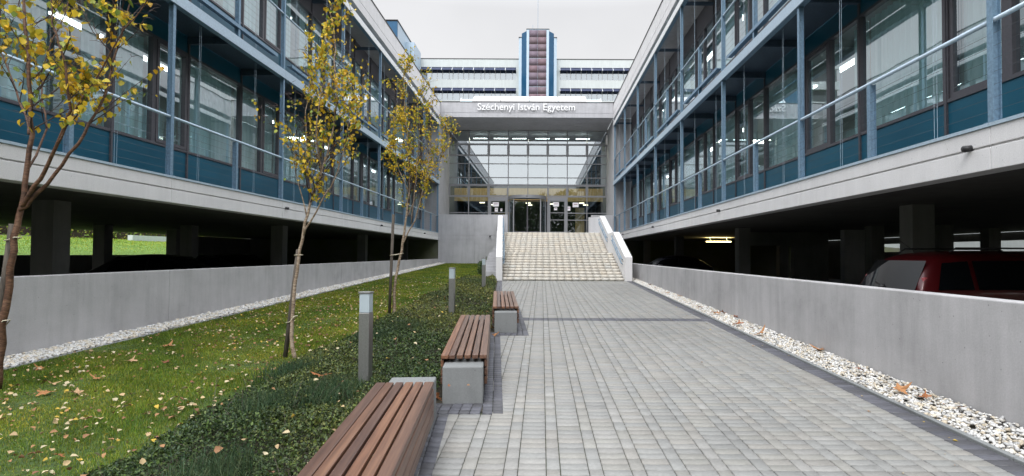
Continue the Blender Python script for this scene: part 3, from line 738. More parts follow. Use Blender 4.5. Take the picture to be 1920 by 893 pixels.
def wing(s, Xe, label, seed):
    r = random.Random(seed)
    w = empty('office_wing', (s * Xe, 0, 0)); tag(w, label, 'building')
    X = lambda u: s * u
    DEEP = 14.2
    # lower slab edge in 4.8 m casts with a shadow groove
    mb = MB(); y = Y0
    cuts = [Y0] + [6.4 + 4.8 * k for k in range(8) if 6.4 + 4.8 * k < YE - .5] + [YE]
    for a_, b_ in zip(cuts[:-1], cuts[1:]):
        g = .003
        mb.box(X(0), X(.30), a_ + g, b_ - g, 2.65, 2.925); mb.box(X(.025), X(.29), a_ + g, b_ - g, 2.925, 2.95); mb.box(X(0), X(.30), a_ + g, b_ - g, 2.95, 3.17)
    mb.build('slab_edge', 'concrete_light', w, bevel=.008)
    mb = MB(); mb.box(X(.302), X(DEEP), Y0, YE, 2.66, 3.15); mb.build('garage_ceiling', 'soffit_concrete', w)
    # metal cap
    mb = MB()
    for a_, b_ in zip(cuts[:-1], cuts[1:]): mb.box(X(-.02), X(.35), a_ + .002, b_ - .002, 3.172, 3.215)
    mb.build('edge_cap', 'galvanised_light', w)
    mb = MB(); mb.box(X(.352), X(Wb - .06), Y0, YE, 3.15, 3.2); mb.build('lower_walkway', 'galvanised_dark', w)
    # posts
    tall = i_post(3.215, 11.62).mesh('post', 'galvanised'); short = i_post(3.215, 4.44).mesh('baluster', 'galvanised'); short2 = i_post(7.12, 8.82).mesh('baluster', 'galvanised')
    py = [6.4 + 4.8 * k for k in range(8)]
    for k, yy in enumerate(py):
        share('post', tall, w, (X(.06), yy if yy < YE - .2 else YE - .2, 0))
    for yy in [4.0 + 4.8 * k for k in range(8)]:
        share('baluster', short, w, (X(.06), yy, 0)); share('baluster', short2, w, (X(.06), yy, 0))
    # rails and cables
    for z in (4.47, 8.85):
        MB().tube([(X(.06), Y0, z), (X(.06), YE, z)], .03, 10).build('handrail', 'galvanised_light', w, True)
    for z0, n_, dz in ((3.36, 7, .155), (7.62, 7, .165)):
        for i in range(n_):
            MB().tube([(X(.02), Y0, z0 + i * dz), (X(.02), YE, z0 + i * dz)], .0023, 5).build('guard_cable', 'cable', w)
    # blind guide wires
    for k in range(15):
        yy = 5.15 + 2.4 * k
        for (za, zb) in ((3.2, 6.9), (7.15, 11.4)):
            for d_ in (0, .06): MB().tube([(X(.22), yy + d_, za), (X(.22), yy + d_, zb)], .0028, 4, False).build('blind_wire', 'galvanised_light', w)
    # first floor edge beam, shelf, brackets, deck
    mb = MB()
    for a_, b_ in zip(cuts[:-1], cuts[1:]): mb.box(X(-.03), X(-.005), a_ + .003, b_ - .003, 6.87, 7.12)
    mb.build('edge_beam', 'galvanised_light', w)
    mb = MB(); mb.box(X(-.005), X(.13), Y0, YE, 6.875, 6.89); mb.box(X(-.005), X(.13), Y0, YE, 7.10, 7.115); mb.build('beam_flange', 'galvanised', w)
    mb = MB()
    for k in range(17):
        yy = 4.0 + 2.4 * k
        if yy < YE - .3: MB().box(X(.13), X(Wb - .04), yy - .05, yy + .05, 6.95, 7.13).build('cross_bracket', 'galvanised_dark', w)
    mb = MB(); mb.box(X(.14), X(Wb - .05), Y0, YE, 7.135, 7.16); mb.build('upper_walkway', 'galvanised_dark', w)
    mb = MB()
    for k in range(8):
        ya, yb = 6.4 + 4.8 * (k - 1) + .45, 6.4 + 4.8 * k - .45
        ya = max(ya, Y0)
        if yb < YE: mb.box(X(.0), X(.16), ya, yb, 7.40, 7.425); mb.box(X(-.012), X(.0), ya, yb, 7.36, 7.45)
    mb.build('toe_channel', 'galvanised', w)
    mb = MB(); mb.box(X(-.03), X(.0), Y0, YE, 11.36, 11.62); mb.build('blind_box', 'white_paint', w)
    mb = MB(); mb.box(X(.001), X(.18), Y0, YE, 11.40, 11.60); mb.build('blind_box_back', 'galvanised', w)
    mb = MB()
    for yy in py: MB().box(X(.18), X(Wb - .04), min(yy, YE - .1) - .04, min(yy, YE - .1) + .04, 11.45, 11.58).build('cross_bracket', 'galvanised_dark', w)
    # roof
    mb = MB()
    for a_, b_ in zip(cuts[:-1], cuts[1:]):
        g = .002
        mb.box(X(0), X(.3), a_ + g, b_ - g, 11.95, 12.33); mb.box(X(.02), X(.29), a_ + g, b_ - g, 12.33, 12.35); mb.box(X(0), X(.3), a_ + g, b_ - g, 12.35, 13.08)
    mb.build('roof_fascia', 'concrete_light', w, bevel=.006)
    mb = MB(); mb.box(X(.302), X(DEEP), Y0, YE, 11.96, 12.6); mb.build('roof', 'concrete', w)
    mb = MB(); mb.box(X(-.03), X(.33), Y0 - .02, YE + .02, 13.082, 13.125); mb.build('roof_trim', 'roof_trim', w)
    # end walls, back wall, room floors and partitions
    mb = MB(); mb.box(X(0.0), X(Wb - .02), YE - .001, YE + .25, 3.15, 11.95); mb.box(X(Wb), X(DEEP), YE, YE + .25, -.1, 12.0); mb.build('end_wall', 'concrete', w)
    mb = MB(); mb.box(X(Wb + .1), X(DEEP), Y0 - .25, Y0, 3.15, 12.0); mb.build('front_wall', 'concrete', w)
    mb = MB(); mb.box(X(Wb + .07), X(DEEP), Y0, YE, 7.17, 7.5); mb.build('room_floor', 'room_ceiling', w)
    mb = MB(); mb.box(X(6.6), X(6.7), Y0, YE, 3.2, 11.95)
    for k in range(4): yy = 8.8 + 9.6 * k - .05; mb.box(X(Wb + .25), X(6.59), yy, yy + .1, 3.2, 7.16); mb.box(X(Wb + .25), X(6.59), yy, yy + .1, 7.51, 11.94)
    mb.build('room_wall', 'room_wall', w)
    if s > 0:
        mb = MB(); mb.box(X(DEEP - .2), X(DEEP), Y0, YE, 3.15, 12.0); mb.build('rear_wall', 'concrete', w)
    else:
        mb = MB(); mb.box(X(DEEP - .2), X(DEEP), Y0, YE, 3.15, 12.0); mb.build('rear_wall', 'concrete', w)
    # spandrels + windows + curtains + room lights
    for fl, zs in enumerate((4.14, 8.49)):
        zf = 3.2 if fl == 0 else 7.50
        zt = 7.15 if fl == 0 else 11.95
        for k in range(-1, 8):
            yb0 = 6.4 + 4.8 * k
            for (off, wd, sash) in ((0, 1.2, 0), (1.2, 1.2, 1), (2.4, 2.4, 0)):
                ya = yb0 + off
                if ya < Y0 - .01 or ya + wd > YE + .06: continue
                fm, pm = WM[(wd, sash)]
                o = share('window', fm, w, (X(Wb), ya, zs)); share('pane', pm, o, (0, 0, 0))
                if wd == 2.4:
                    q = r.random()
                    if q < (.7 if s < 0 else .85): share('curtain', r.choice(CM[2.3]), w, (X(Wb + .20), ya + .05, zs - .02))
                    else:
                        share('curtain', r.choice(CM[1.1]), w, (X(Wb + .20), ya + .05, zs - .02)); share('curtain', r.choice(CM[.5]), w, (X(Wb + .20), ya + 1.85, zs - .02))
                elif r.random() < .7:
                    share('curtain', r.choice(CM[1.1] if r.random() < .6 else CM[.5]), w, (X(Wb + .20), ya + .05, zs - .02))
            for (off, wd) in ((0, 2.4), (2.4, 2.4)):
                ya, yb = max(yb0 + off, Y0), min(yb0 + off + wd, YE)
                if yb - ya < .3: continue
                mb = MB(); mb.box(X(Wb - .035), X(Wb + .06), ya + .02, yb - .02, zf, zs - .004); mb.build('spandrel_panel', 'spandrel_blue', w)
                mb = MB(); mb.box(X(Wb - .035), X(Wb + .06), ya + .02, yb - .02, zs + WH + .004, zt); mb.build('head_panel', 'spandrel_blue' if fl == 0 else 'frame_dark', w)
                mb = MB(); mb.box(X(Wb - .075), X(Wb + .055), ya - .028, ya + .018, zf, zt); mb.build('mullion', 'frame_dark', w)
                if ya > 5:
                    mb = MB(); zc = (7.17 if fl == 0 else 11.96)
                    mb.box(X(3.0), X(3.16), ya + .5, ya + 1.9, zc - .30, zc - .25); o = mb.build('ceiling_light', 'tube_light', w)
                    mb = MB(); mb.box(X(2.96), X(3.2), ya + .48, ya + 1.92, zc - .25, zc - .18); mb.build('housing', 'white_paint', o)
    # rain spouts in the slab edge
    for yy in (6.7, 16.2, 25.8, 35.3):
        mb = MB(); mb.tube([(X(.03), yy, 2.97), (X(-.09), yy, 2.955)], .04, 12); mb.build('drain_spout', 'black_plastic', w, True)
    # garage columns
    cols = [(2.15, 1.45), (2.15, 11.05), (2.15, 20.65), (2.15, 30.25), (2.15, 39.5)]
    cols += [(5.8, 20.9), (9.1, 20.8), (8.8, 24.4), (10.3, 27.5)] if s < 0 else [(6.1, 18.8), (7.9, 18.0), (11.2, 20.0), (7.0, 28.0)]
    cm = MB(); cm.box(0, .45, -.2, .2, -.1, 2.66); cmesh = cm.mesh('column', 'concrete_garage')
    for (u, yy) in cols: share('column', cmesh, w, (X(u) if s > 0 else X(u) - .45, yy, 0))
    return w
wl = wing(-1, -XL, 'left office wing with blue panels and steel balconies above a parking deck', 3)
wr = wing(1, XR, 'right office wing with blue panels and steel balconies over the red car', 5)
# parking floors
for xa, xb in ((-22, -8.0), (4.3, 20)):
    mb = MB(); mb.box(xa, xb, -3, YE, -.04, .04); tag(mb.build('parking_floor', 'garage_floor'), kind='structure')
# garage rear walls as parts of the wings
def wpart(w, Xe, s, boxes, name, mat):
    mb = MB()
    for b_ in boxes: mb.box(b_[0] - s * Xe, b_[1] - s * Xe, *b_[2:])
    return mb.build(name, mat, w)
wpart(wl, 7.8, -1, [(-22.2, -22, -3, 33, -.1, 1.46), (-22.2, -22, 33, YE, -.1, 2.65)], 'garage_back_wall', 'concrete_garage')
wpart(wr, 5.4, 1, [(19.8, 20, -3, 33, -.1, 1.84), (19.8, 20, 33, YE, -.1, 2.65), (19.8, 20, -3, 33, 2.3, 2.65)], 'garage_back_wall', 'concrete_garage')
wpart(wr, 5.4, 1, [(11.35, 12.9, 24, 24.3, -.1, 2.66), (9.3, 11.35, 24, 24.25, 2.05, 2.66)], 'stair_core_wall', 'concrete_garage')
wpart(wr, 5.4, 1, [(12.2, 13.35, 21.5, 21.8, -.1, 2.66)], 'stair_core_wall', 'concrete')

# ------------------------------------------------------------------ parking lamp
lp = empty('garage_lamp', (10.6, 32, 2.42)); tag(lp, 'lit fluorescent tube lamp under the parking ceiling behind the right wall', 'lamp')
mb = MB(); mb.tube([(-.74, 0, 0), (.74, 0, 0)], .02, 10); mb.build('tube', 'garage_tube', lp, True)
mb = MB(); mb.box(-.78, .78, -.04, .04, .03, .08); mb.box(-.78, -.745, -.03, .03, -.03, .03); mb.box(.745, .78, -.03, .03, -.03, .03); mb.build('housing', 'white_paint', lp)
mb = MB(); mb.box(-.5, -.48, -.01, .01, .08, .24); mb.box(.48, .5, -.01, .01, .08, .24); mb.build('hanger', 'galvanised', lp)
ld = bpy.data.lights.new('garage_lamp_light', 'AREA'); ld.shape = 'RECTANGLE'; ld.size = 1.5; ld.size_y = .1; ld.energy = 140; ld.color = (1, .78, .3)
lo = bpy.data.objects.new('garage_lamp_light', ld); COL.objects.link(lo); lo.parent = lp; lo.location = (0, 0, .10); lo.rotation_euler = (R(180), 0, 0)

# ------------------------------------------------------------------ stairs
ST = (.585, .55, .49)
def lx(y): return -1.66 - .075 * (y - 22.5)
stairs = empty('entrance_stairs', (0, 22.5, .5)); tag(stairs, 'wide pale stone stairs between two concrete side walls', 'stairs')
V, F, C = [], [], []
def stone(xa, xb, y0, y1, z0, z1, xa2=None):
    o = len(V); xa2 = xa if xa2 is None else xa2; g = .004
    V.extend([(xa + g, y0, z0), (xb - g, y0, z0), (xb - g, y1, z0), (xa2 + g, y1, z0), (xa + g, y0, z1), (xb - g, y0, z1), (xb - g, y1, z1), (xa2 + g, y1, z1)])
    F.extend([(o, o + 3, o + 2, o + 1), (o + 4, o + 5, o + 6, o + 7), (o, o + 1, o + 5, o + 4), (o + 1, o + 2, o + 6, o + 5), (o + 2, o + 3, o + 7, o + 6), (o + 3, o, o + 4, o + 7)])
    b_ = random.gauss(1, .022); t = random.gauss(0, .008)
    C.extend([((ST[0] + t) * b_, ST[1] * b_, (ST[2] - t) * b_)] * 8)
zb = .495; y = 22.5; steps = []
for i in range(10): steps.append((y, y + (.4 if i < 9 else 2.0), zb + .12 * i, zb + .12 * (i + 1))); y = steps[-1][1]
for i in range(10): z0 = zb + .12 * 10 + .122 * i; steps.append((y, y + (.42 if i < 9 else .6), z0, z0 + .122)); y = steps[-1][1]
for (ya, yb, z0, z1) in steps:
    nrow = max(1, round((yb - ya) / .42)); 
    for q in range(nrow):
        a_, b_ = ya + (yb - ya) * q / nrow, ya + (yb - ya) * (q + 1) / nrow
        x1 = 3.48; shf = random.choice([0, 0, 0, .02])
        first = True
        while x1 > lx(a_) + .05:
            x0 = max(x1 - .31, lx(a_)); stone(x0, x1, a_ + (.003 if q else 0), b_ + .03, z0 - .01, z1 - .004 * 0); x1 = x0
np_mesh('treads', np.array(V) - np.array([0, 22.5, .5]), F, 'stair_stone', C, parent=stairs)
mb = MB()
for (ya, yb, z0, z1) in steps: mb.box(-2.6 if ya > 23 else lx(ya), 3.47, ya + .012 - 22.5, yb + .04 - 22.5, -.6, z1 - .5 - .006)
mb.build('stair_base', 'concrete', stairs)
# side walls
def cheek(xin, xout, name, label):
    pts = [(22.35, 1.5), (22.55, 1.56), (26.1, 2.72), (28.1, 2.72), (32.1, 3.93), (33.2, 3.95), (YE - .3, 4.4)]
    c = empty(name, (xin(22.5), 22.4, .5)); tag(c, label, 'wall', 'stair side walls'); off = c.location
    mb = MB()
    for (a_, b_) in zip(pts[:-1], pts[1:]):
        y0, z0 = a_; y1, z1 = b_
        p = [(xin(y0), y0, .3), (xout(y0), y0, .3), (xout(y1), y1, .3), (xin(y1), y1, .3), (xin(y0), y0, z0), (xout(y0), y0, z0), (xout(y1), y1, z1), (xin(y1), y1, z1)]
        if xin(y0) > xout(y0): p = [p[1], p[0], p[3], p[2], p[5], p[4], p[7], p[6]]
        mb.hexa([Vector(q) - off for q in p])
    mb.build('panel', 'concrete_light', c)
    sgn = 1 if xout(25) < xin(25) else -1
    for hgt in (.82, .62):
        mb = MB()
        for (ya, yb, z0, z1) in ((22.9, 26.2, .62 + hgt, 1.70 + hgt), (28.2, 32.2, 1.72 + hgt, 2.92 + hgt)):
            xa, xb = xin(ya) + sgn * .07, xin(yb) + sgn * .07
            mb.tube([Vector((xa - sgn * .06, ya + .02, z0 - .05)) - off, Vector((xa, ya, z0)) - off, Vector((xb, yb, z1)) - off, Vector((xb - sgn * .06, yb + .05, z1)) - off], .021, 8)
        mb.build('handrail', 'galvanised', c, True)
    mb = MB()
    for yy in (23.3, 24.6, 25.8, 28.6, 30, 31.5):
        t = (yy - 22.9) / 3.3; z = (.62 + 1.08 * t if yy < 27 else 1.72 + 1.2 * (yy - 28.2) / 4) + .5
        mb.tube([Vector((xin(yy) + sgn * .005, yy, z)) - off, Vector((xin(yy) + sgn * .07, yy, z + .1)) - off, Vector((xin(yy) + sgn * .07, yy, z + .32)) - off], .01, 6)
    mb.build('rail_bracket', 'galvanised', c, True)
cheek(lambda y: 3.485, lambda y: 3.79, 'stair_side_wall', 'right concrete side wall of the stairs carrying twin blue grey handrails')
cheek(lambda y: lx(y) - .003, lambda y: lx(y) - .27, 'stair_side_wall', 'left concrete side wall of the stairs next to the lawn')

# ------------------------------------------------------------------ entrance hall
H = empty('entrance_hall', (-1.2, YF, 3.4)); tag(H, 'concrete entrance hall with a tall glass front above the stairs', 'building')
HO = Vector((-1.2, YF, 3.4))
def hb(boxes, name, mat, parent=None, bevel=0):
    mb = MB()
    for (x0, x1, y0, y1, z0, z1) in boxes: mb.box(x0 + 1.2, x1 + 1.2, y0 - YF, y1 - YF, z0 - 3.4, z1 - 3.4)
    return mb.build(name, mat, parent or H, bevel=bevel)
# terrace, cross walls
mb = MB(); mb.hexa([Vector(p) - HO for p in [(-2.75, 32.6, 1.2), (3.47, 32.6, 1.2), (3.47, YE + .1, 1.2), (-2.75, YE + .1, 1.2), (-2.75, 32.6, 2.90), (3.47, 32.6, 2.90), (3.47, YE + .1, 3.22), (-2.75, YE + .1, 3.22)]])
mb.hexa([Vector(p) - HO for p in [(XL, YE + .1, 1.2), (XR, YE + .1, 1.2), (XR, YF + 1, 1.2), (XL, YF + 1, 1.2), (XL, YE + .1, 3.22), (XR, YE + .1, 3.22), (XR, YF + 1, 3.38), (XL, YF + 1, 3.38)]])
mb.build('terrace', 'concrete', H)
hb([(XL + .002, -5.06, YE - .2, YE, .5, 2.66), (-5.05, -2.6, YE - .2, YE, .5, 2.66), (XL + .002, -2.6, YE - .19, YE, 2.66, 2.69), (XL + .002, -2.6, YE - .2, YE, 2.69, 2.99), (XL + .002, -2.6, YE - .185, YE, 2.99, 3.02), (XL + .002, -5.06, YE - .2, YE, 3.02, 4.58), (-5.052, -2.6, YE - .2, YE, 3.02, 4.58)], 'terrace_wall', 'concrete')
hb([(3.7, XR - .002, YE - .2, YE, .5, 4.58)], 'terrace_wall', 'concrete')
mb = MB(); mb.tube([(-3.9 + 1.2, YE - .2 - YF, -.45), (-3.9 + 1.2, YE - .32 - YF, -.47)], .06, 12); mb.build('drain_spout', 'black_plastic', H, True)
# side walls of the porch, with window slots
hb([(XL - .3, XL, YE + .26, YF, 3.2, 11.97)], 'porch_wall', 'concrete')
hb([(XR, XR + .3, YE + .26, YF, 3.2, 11.97)], 'porch_wall', 'concrete')
# canopy
hb([(XL, XR, YE, YE + .3, 12.0, 12.33), (XL, XR, YE + .02, YE + .3, 12.33, 12.35), (XL, XR, YE, YE + .3, 12.35, 13.15)], 'canopy_fascia', 'concrete', bevel=.006)
hb([(XL, XR, YE + .302, YF + 9, 12.01, 12.9)], 'canopy_slab', 'concrete')
hb([(XL - .02, XR + .02, YE - .03, YE + .33, 13.152, 13.2)], 'canopy_trim', 'roof_trim')
# rooftop monitor
mb = MB()
for (xa, xb) in ((-6.9, 4.9),):
    mb.prism([(43.2 - YF, 9.6), (45.0 - YF, 11.35), (50 - YF, 11.35), (50 - YF, 9.6)], 'x', xa + 1.2, xb + 1.2)
mb.build('roof_monitor', 'zinc_pale', H)
mb = MB()
for k in range(9):
    xx = -6.9 + 1.2 + 11.8 * k / 8
    mb.hexa([(xx - .04, 43.2 - YF, 9.62), (xx + .04, 43.2 - YF, 9.62), (xx + .04, 45 - YF, 11.37), (xx - .04, 45 - YF, 11.37), (xx - .04, 43.2 - YF, 9.72), (xx + .04, 43.2 - YF, 9.72), (xx + .04, 45 - YF, 11.43), (xx - .04, 45 - YF, 11.43)])
mb.build('monitor_rib', 'white_paint', H)
for k in range(4):
    x0 = -5.75 + 2.36 * k + 1.2; mb = MB()
    mb.hexa([(x0, 43.3 - YF, 10.55), (x0 + 2.28, 43.3 - YF, 10.55), (x0 + 2.28, 44.9 - YF, 11.32), (x0, 44.9 - YF, 11.32), (x0, 43.2 - YF, 10.75), (x0 + 2.28, 43.2 - YF, 10.75), (x0 + 2.28, 44.8 - YF, 11.55), (x0, 44.8 - YF, 11.55)])
    mb.build('solar_collector', 'collector_white', H, bevel=.02)
# lettering
fc = bpy.data.curves.new('sign_lettering', 'FONT'); fc.body = 'Széchenyi István Egyetem'; fc.size = .86; fc.extrude = .03; fc.offset = 0.0
fc.align_x = 'CENTER'; fc.materials.append(M['letter_white']); fc.resolution_u = 3
fo = bpy.data.objects.new('sign_lettering', fc); COL.objects.link(fo); bpy.context.view_layer.update()
wd = fo.dimensions.x; fc.size *= 7.40 / wd
bpy.context.view_layer.update()
lm = bpy.data.meshes.new_from_object(fo.evaluated_get(bpy.context.evaluated_depsgraph_get())); bpy.data.objects.remove(fo)
fo = bpy.data.objects.new('sign_lettering', lm); COL.objects.link(fo)
fo.parent = H; fo.location = (-1.23 + 1.2, YE - .09 - YF, 12.53 - 3.4); fo.rotation_euler = (R(90), 0, 0)
# glazed front : 8 columns, rows
cols_x = [XL + (XR - XL) * k / 8 for k in range(9)]
rows = [(3.4, 4.48), (4.48, 5.06), (5.06, 6.42), (6.42, 7.40), (7.40, 8.02), (8.02, 9.18), (9.18, 9.85), (9.85, 10.85), (10.85, 11.98)]
def glazing(x0, x1, z0, z1, thick, parent=H, y=YF, gm='glass_entrance', name='window'):
    mb = MB(); t = thick; X0, X1, Z0, Z1, Yy = x0 + 1.2, x1 + 1.2, z0 - 3.4, z1 - 3.4, y - YF
    mb.box(X0, X0 + t, Yy - .04, Yy + .04, Z0, Z1); mb.box(X1 - t, X1, Yy - .04, Yy + .04, Z0, Z1)
    mb.box(X0 + t, X1 - t, Yy - .04, Yy + .04, Z0, Z0 + t); mb.box(X0 + t, X1 - t, Yy - .04, Yy + .04, Z1 - t, Z1)
    o = mb.build(name, 'frame_grey', parent)
    mb = MB(); a_ = t - .004; mb.v = [(X0 + a_, Yy, Z0 + a_), (X1 - a_, Yy, Z0 + a_), (X1 - a_, Yy, Z1 - a_), (X0 + a_, Yy, Z1 - a_)]; mb.f = [(0, 1, 2, 3)]
    mb.build('pane', gm, o)
    return o
for ci in range(8):
    for ri, (z0, z1) in enumerate(rows):
        if ci in (3, 4) and ri < 3: continue
        if ci in (2, 5) and ri < 3: continue
        thick = .11 if ri in (7,) or (ri == 3 and ci not in (3, 4)) else .035
        glazing(cols_x[ci], cols_x[ci + 1], z0, z1, thick, gm='glass_entrance' if ri >= 4 else 'glass_door')
hb([(x - .035, x + .035, YF - .09, YF - .041, 3.4 if i not in (4,) else 6.9, 11.98) for i, x in enumerate(cols_x)], 'mullion', 'frame_grey')
hb([(XL, XR, YF - .07, YF - .042, 7.36, 7.46)], 'transom', 'frame_grey')
# doors left and right of the revolving door
for ci in (2, 5):
    x0, x1 = cols_x[ci], cols_x[ci + 1]
    hb([(x0 + .01, x0 + .16, YF - .05, YF + .05, 3.4, 6.40), (x1 - .16, x1 - .01, YF - .05, YF + .05, 3.4, 6.40), (x0 + .16, x1 - .16, YF - .05, YF + .05, 6.12, 6.40)], 'door_surround', 'frame_grey')
    d = glazing(x0 + .165, x1 - .165, 3.42, 6.11, .075, gm='glass_door', name='door')
    hb([(x0 + .24, x1 - .24, YF - .03, YF + .03, 5.06, 5.12), (x0 + .24, x1 - .24, YF - .03, YF + .03, 4.46, 4.52)], 'door_rail', 'frame_grey', d)
    hx = x0 + .2 if ci == 5 else x1 - .2
    mb = MB(); mb.tube([(hx + 1.2, -.1, 1.0), (hx + 1.2 + (.14 if ci == 5 else -.14), -.1, 1.0)], .018, 8); mb.build('handle', 'steel_pale', d, True)
# revolving door
RD = empty('revolving_door', (-1.22, YF - .25, 3.4)); tag(RD, 'round glass revolving door in the middle of the entrance front', 'door')
def arc(r, a0, a1, n=18): return [(r * math.sin(a0 + (a1 - a0) * i / n), -r * math.cos(a0 + (a1 - a0) * i / n)) for i in range(n + 1)]
def arc_band(r0, r1, a0, a1, z0, z1, n=24):
    mb = MB(); A, B = arc(r0, a0, a1, n), arc(r1, a0, a1, n)
    for i in range(n): mb.hexa([(*A[i], z0), (*A[i + 1], z0), (*B[i + 1], z0), (*B[i], z0), (*A[i], z1), (*A[i + 1], z1), (*B[i + 1], z1), (*B[i], z1)])
    return mb
arc_band(1.42, 1.6, -1.57, 1.57, 2.74, 3.0).build('fascia_ring', 'frame_grey', RD)
arc_band(0.02, 1.42, -1.57, 1.57, 2.78, 2.84).build('drum_ceiling', 'hall_dark', RD)
for (a0, a1) in ((-1.57, -.82), (.82, 1.57)):
    mb = MB(); A = arc(1.5, a0, a1, 10)
    for i in range(10): mb.v += [(*A[i], .02), (*A[i + 1], .02), (*A[i + 1], 2.74), (*A[i], 2.74)]; mb.f.append(tuple(range(4 * i, 4 * i + 4)))
    mb.build('curved_pane', 'glass_door', RD)
    for a_ in (a0, a1):
        mb = MB(); p = arc(1.5, a_, a_ + .001, 1)[0]; mb.box(p[0] - .045, p[0] + .045, p[1] - .045, p[1] + .045, 0, 2.74); mb.build('jamb', 'frame_grey', RD)
for k in range(4):
    a_ = k * math.pi / 2 + .02; lf = empty('door_leaf', (0, 0, 0), a_); lf.parent = RD
    mb = MB(); mb.box(.02, .06, -.02, .02, .03, 2.72); mb.box(1.36, 1.41, -.02, .02, .03, 2.72); mb.box(.06, 1.36, -.02, .02, .03, .12); mb.box(.06, 1.36, -.02, .02, 2.64, 2.72); mb.build('leaf_frame', 'frame_dark', lf)
    mb = MB(); mb.v = [(.06, 0, .12), (1.36, 0, .12), (1.36, 0, 2.64), (.06, 0, 2.64)]; mb.f = [(0, 1, 2, 3)]; mb.build('leaf_pane', 'glass_door', lf)
mb = MB(); mb.box(-.08, .08, -1.62, -1.60, 2.85, 2.90); mb.build('motion_sensor', 'black_plastic', RD)
# interior of the hall
hb([(XL, XR, YF + 9, YF + 9.2, 3.2, 12.0), (XL - .2, XL, YF + .05, YF + 9, 3.2, 12.0), (XR, XR + .2, YF + .05, YF + 9, 3.2, 12.0)], 'hall_wall', 'hall_dark')
hb([(XL, XR, YF + 1, YF + 9, 3.3, 3.39)], 'hall_floor', 'hall_floor')
hb([(XL + .01, XR - .01, YF + 2.6, YF + 2.8, 6.30, 7.45)], 'gallery_front', 'hall_timber')
hb([(XL + .01, XR - .01, YF + 2.8, YF + 9, 6.35, 6.6)], 'gallery_floor', 'hall_dark')
hb([(-4.6, -2.9, YF + 6, YF + 6.2, 3.4, 5.6), (3.0, 3.8, YF + 3.2, YF + 3.4, 3.4, 5.8)], 'hall_screen', 'hall_timber')
hb([(x, x + .45, YF + yy, YF + yy + .14, 6.27, 6.33) for x, yy in ((-5.7, 4), (-4.9, 6), (-1.5, 4.2), (-1.4, 6.2), (3.4, 4), (3.9, 5.8), (.6, 5))], 'ceiling_spot', 'hall_light')
hb([(x, x + 1.2, YF + 1.4, YF + 1.5, 11.6, 11.66) for x in (-6, -4.2, -2.6, -.6, 1.1, 2.9)], 'ceiling_strip', 'tube_light')
for x_ in (-5.4, -1.2, 2.9):
    hl_ = bpy.data.lights.new('hall_lamp_light', 'AREA'); hl_.size = 1.4; hl_.energy = 260; hl_.color = (1, .88, .68)
    ho_ = bpy.data.objects.new('hall_lamp_light', hl_); COL.objects.link(ho_); ho_.parent = H; ho_.location = (x_ + 1.2, 1.5, 11.5 - 3.4)
# notices taped on the glass
gn = 'paper notices on the entrance doors'
for (px, py, w_, h_, lab) in ((929, 383, .52, .36, 'larger white notice on the left door leaf'), (930, 393, .26, .34, 'small white notice taped under the larger one on the left door'),
        (1042, 383, .50, .36, 'larger white notice on the right door leaf'), (1041.5, 391.5, .26, .22, 'small notice below the larger one on the right door'),
        (1066, 391, .28, .36, 'narrow portrait notice on the glass right of the right door'), (1079, 384, .50, .38, 'wide notice high on the glass near the right corner'), (939.5, 393.5, .16, .22, 'tiny pale notice at the edge of the left door')):
    c = P(px, py, YF - .06); nb = empty('paper_notice', c); tag(nb, lab, 'notice', gn)
    mb = MB(); mb.box(-w_ / 2, w_ / 2, -.002, .002, -h_ / 2, h_ / 2); mb.build('sheet', 'paper', nb)
    mb = MB(); mb.box(-w_ * .3, w_ * .3, -.0045, -.0025, .02, .06); mb.build('printed_bar', 'print_red', nb)
# porch lamps
for (x_, lab) in ((XL + .14, 'white cylinder wall lamp at the upper left of the glass front'), (XR - .14, 'white cylinder wall lamp at the upper right of the glass front')):
    b_ = empty('wall_lamp', (x_, YF - 1.3, 10.95)); tag(b_, lab, 'lamp', 'cylinder lamps beside the glass front')
    mb = MB(); mb.tube([(0, 0, -.38), (0, 0, .38)], .09, 14); mb.build('shade', 'collector_white', b_, True)
    sg = -1 if x_ < 0 else 1
    mb = MB(); mb.tube([(0, 0, 0), (sg * .14, 0, 0)], .03, 8); mb.build('bracket', 'galvanised', b_, True)

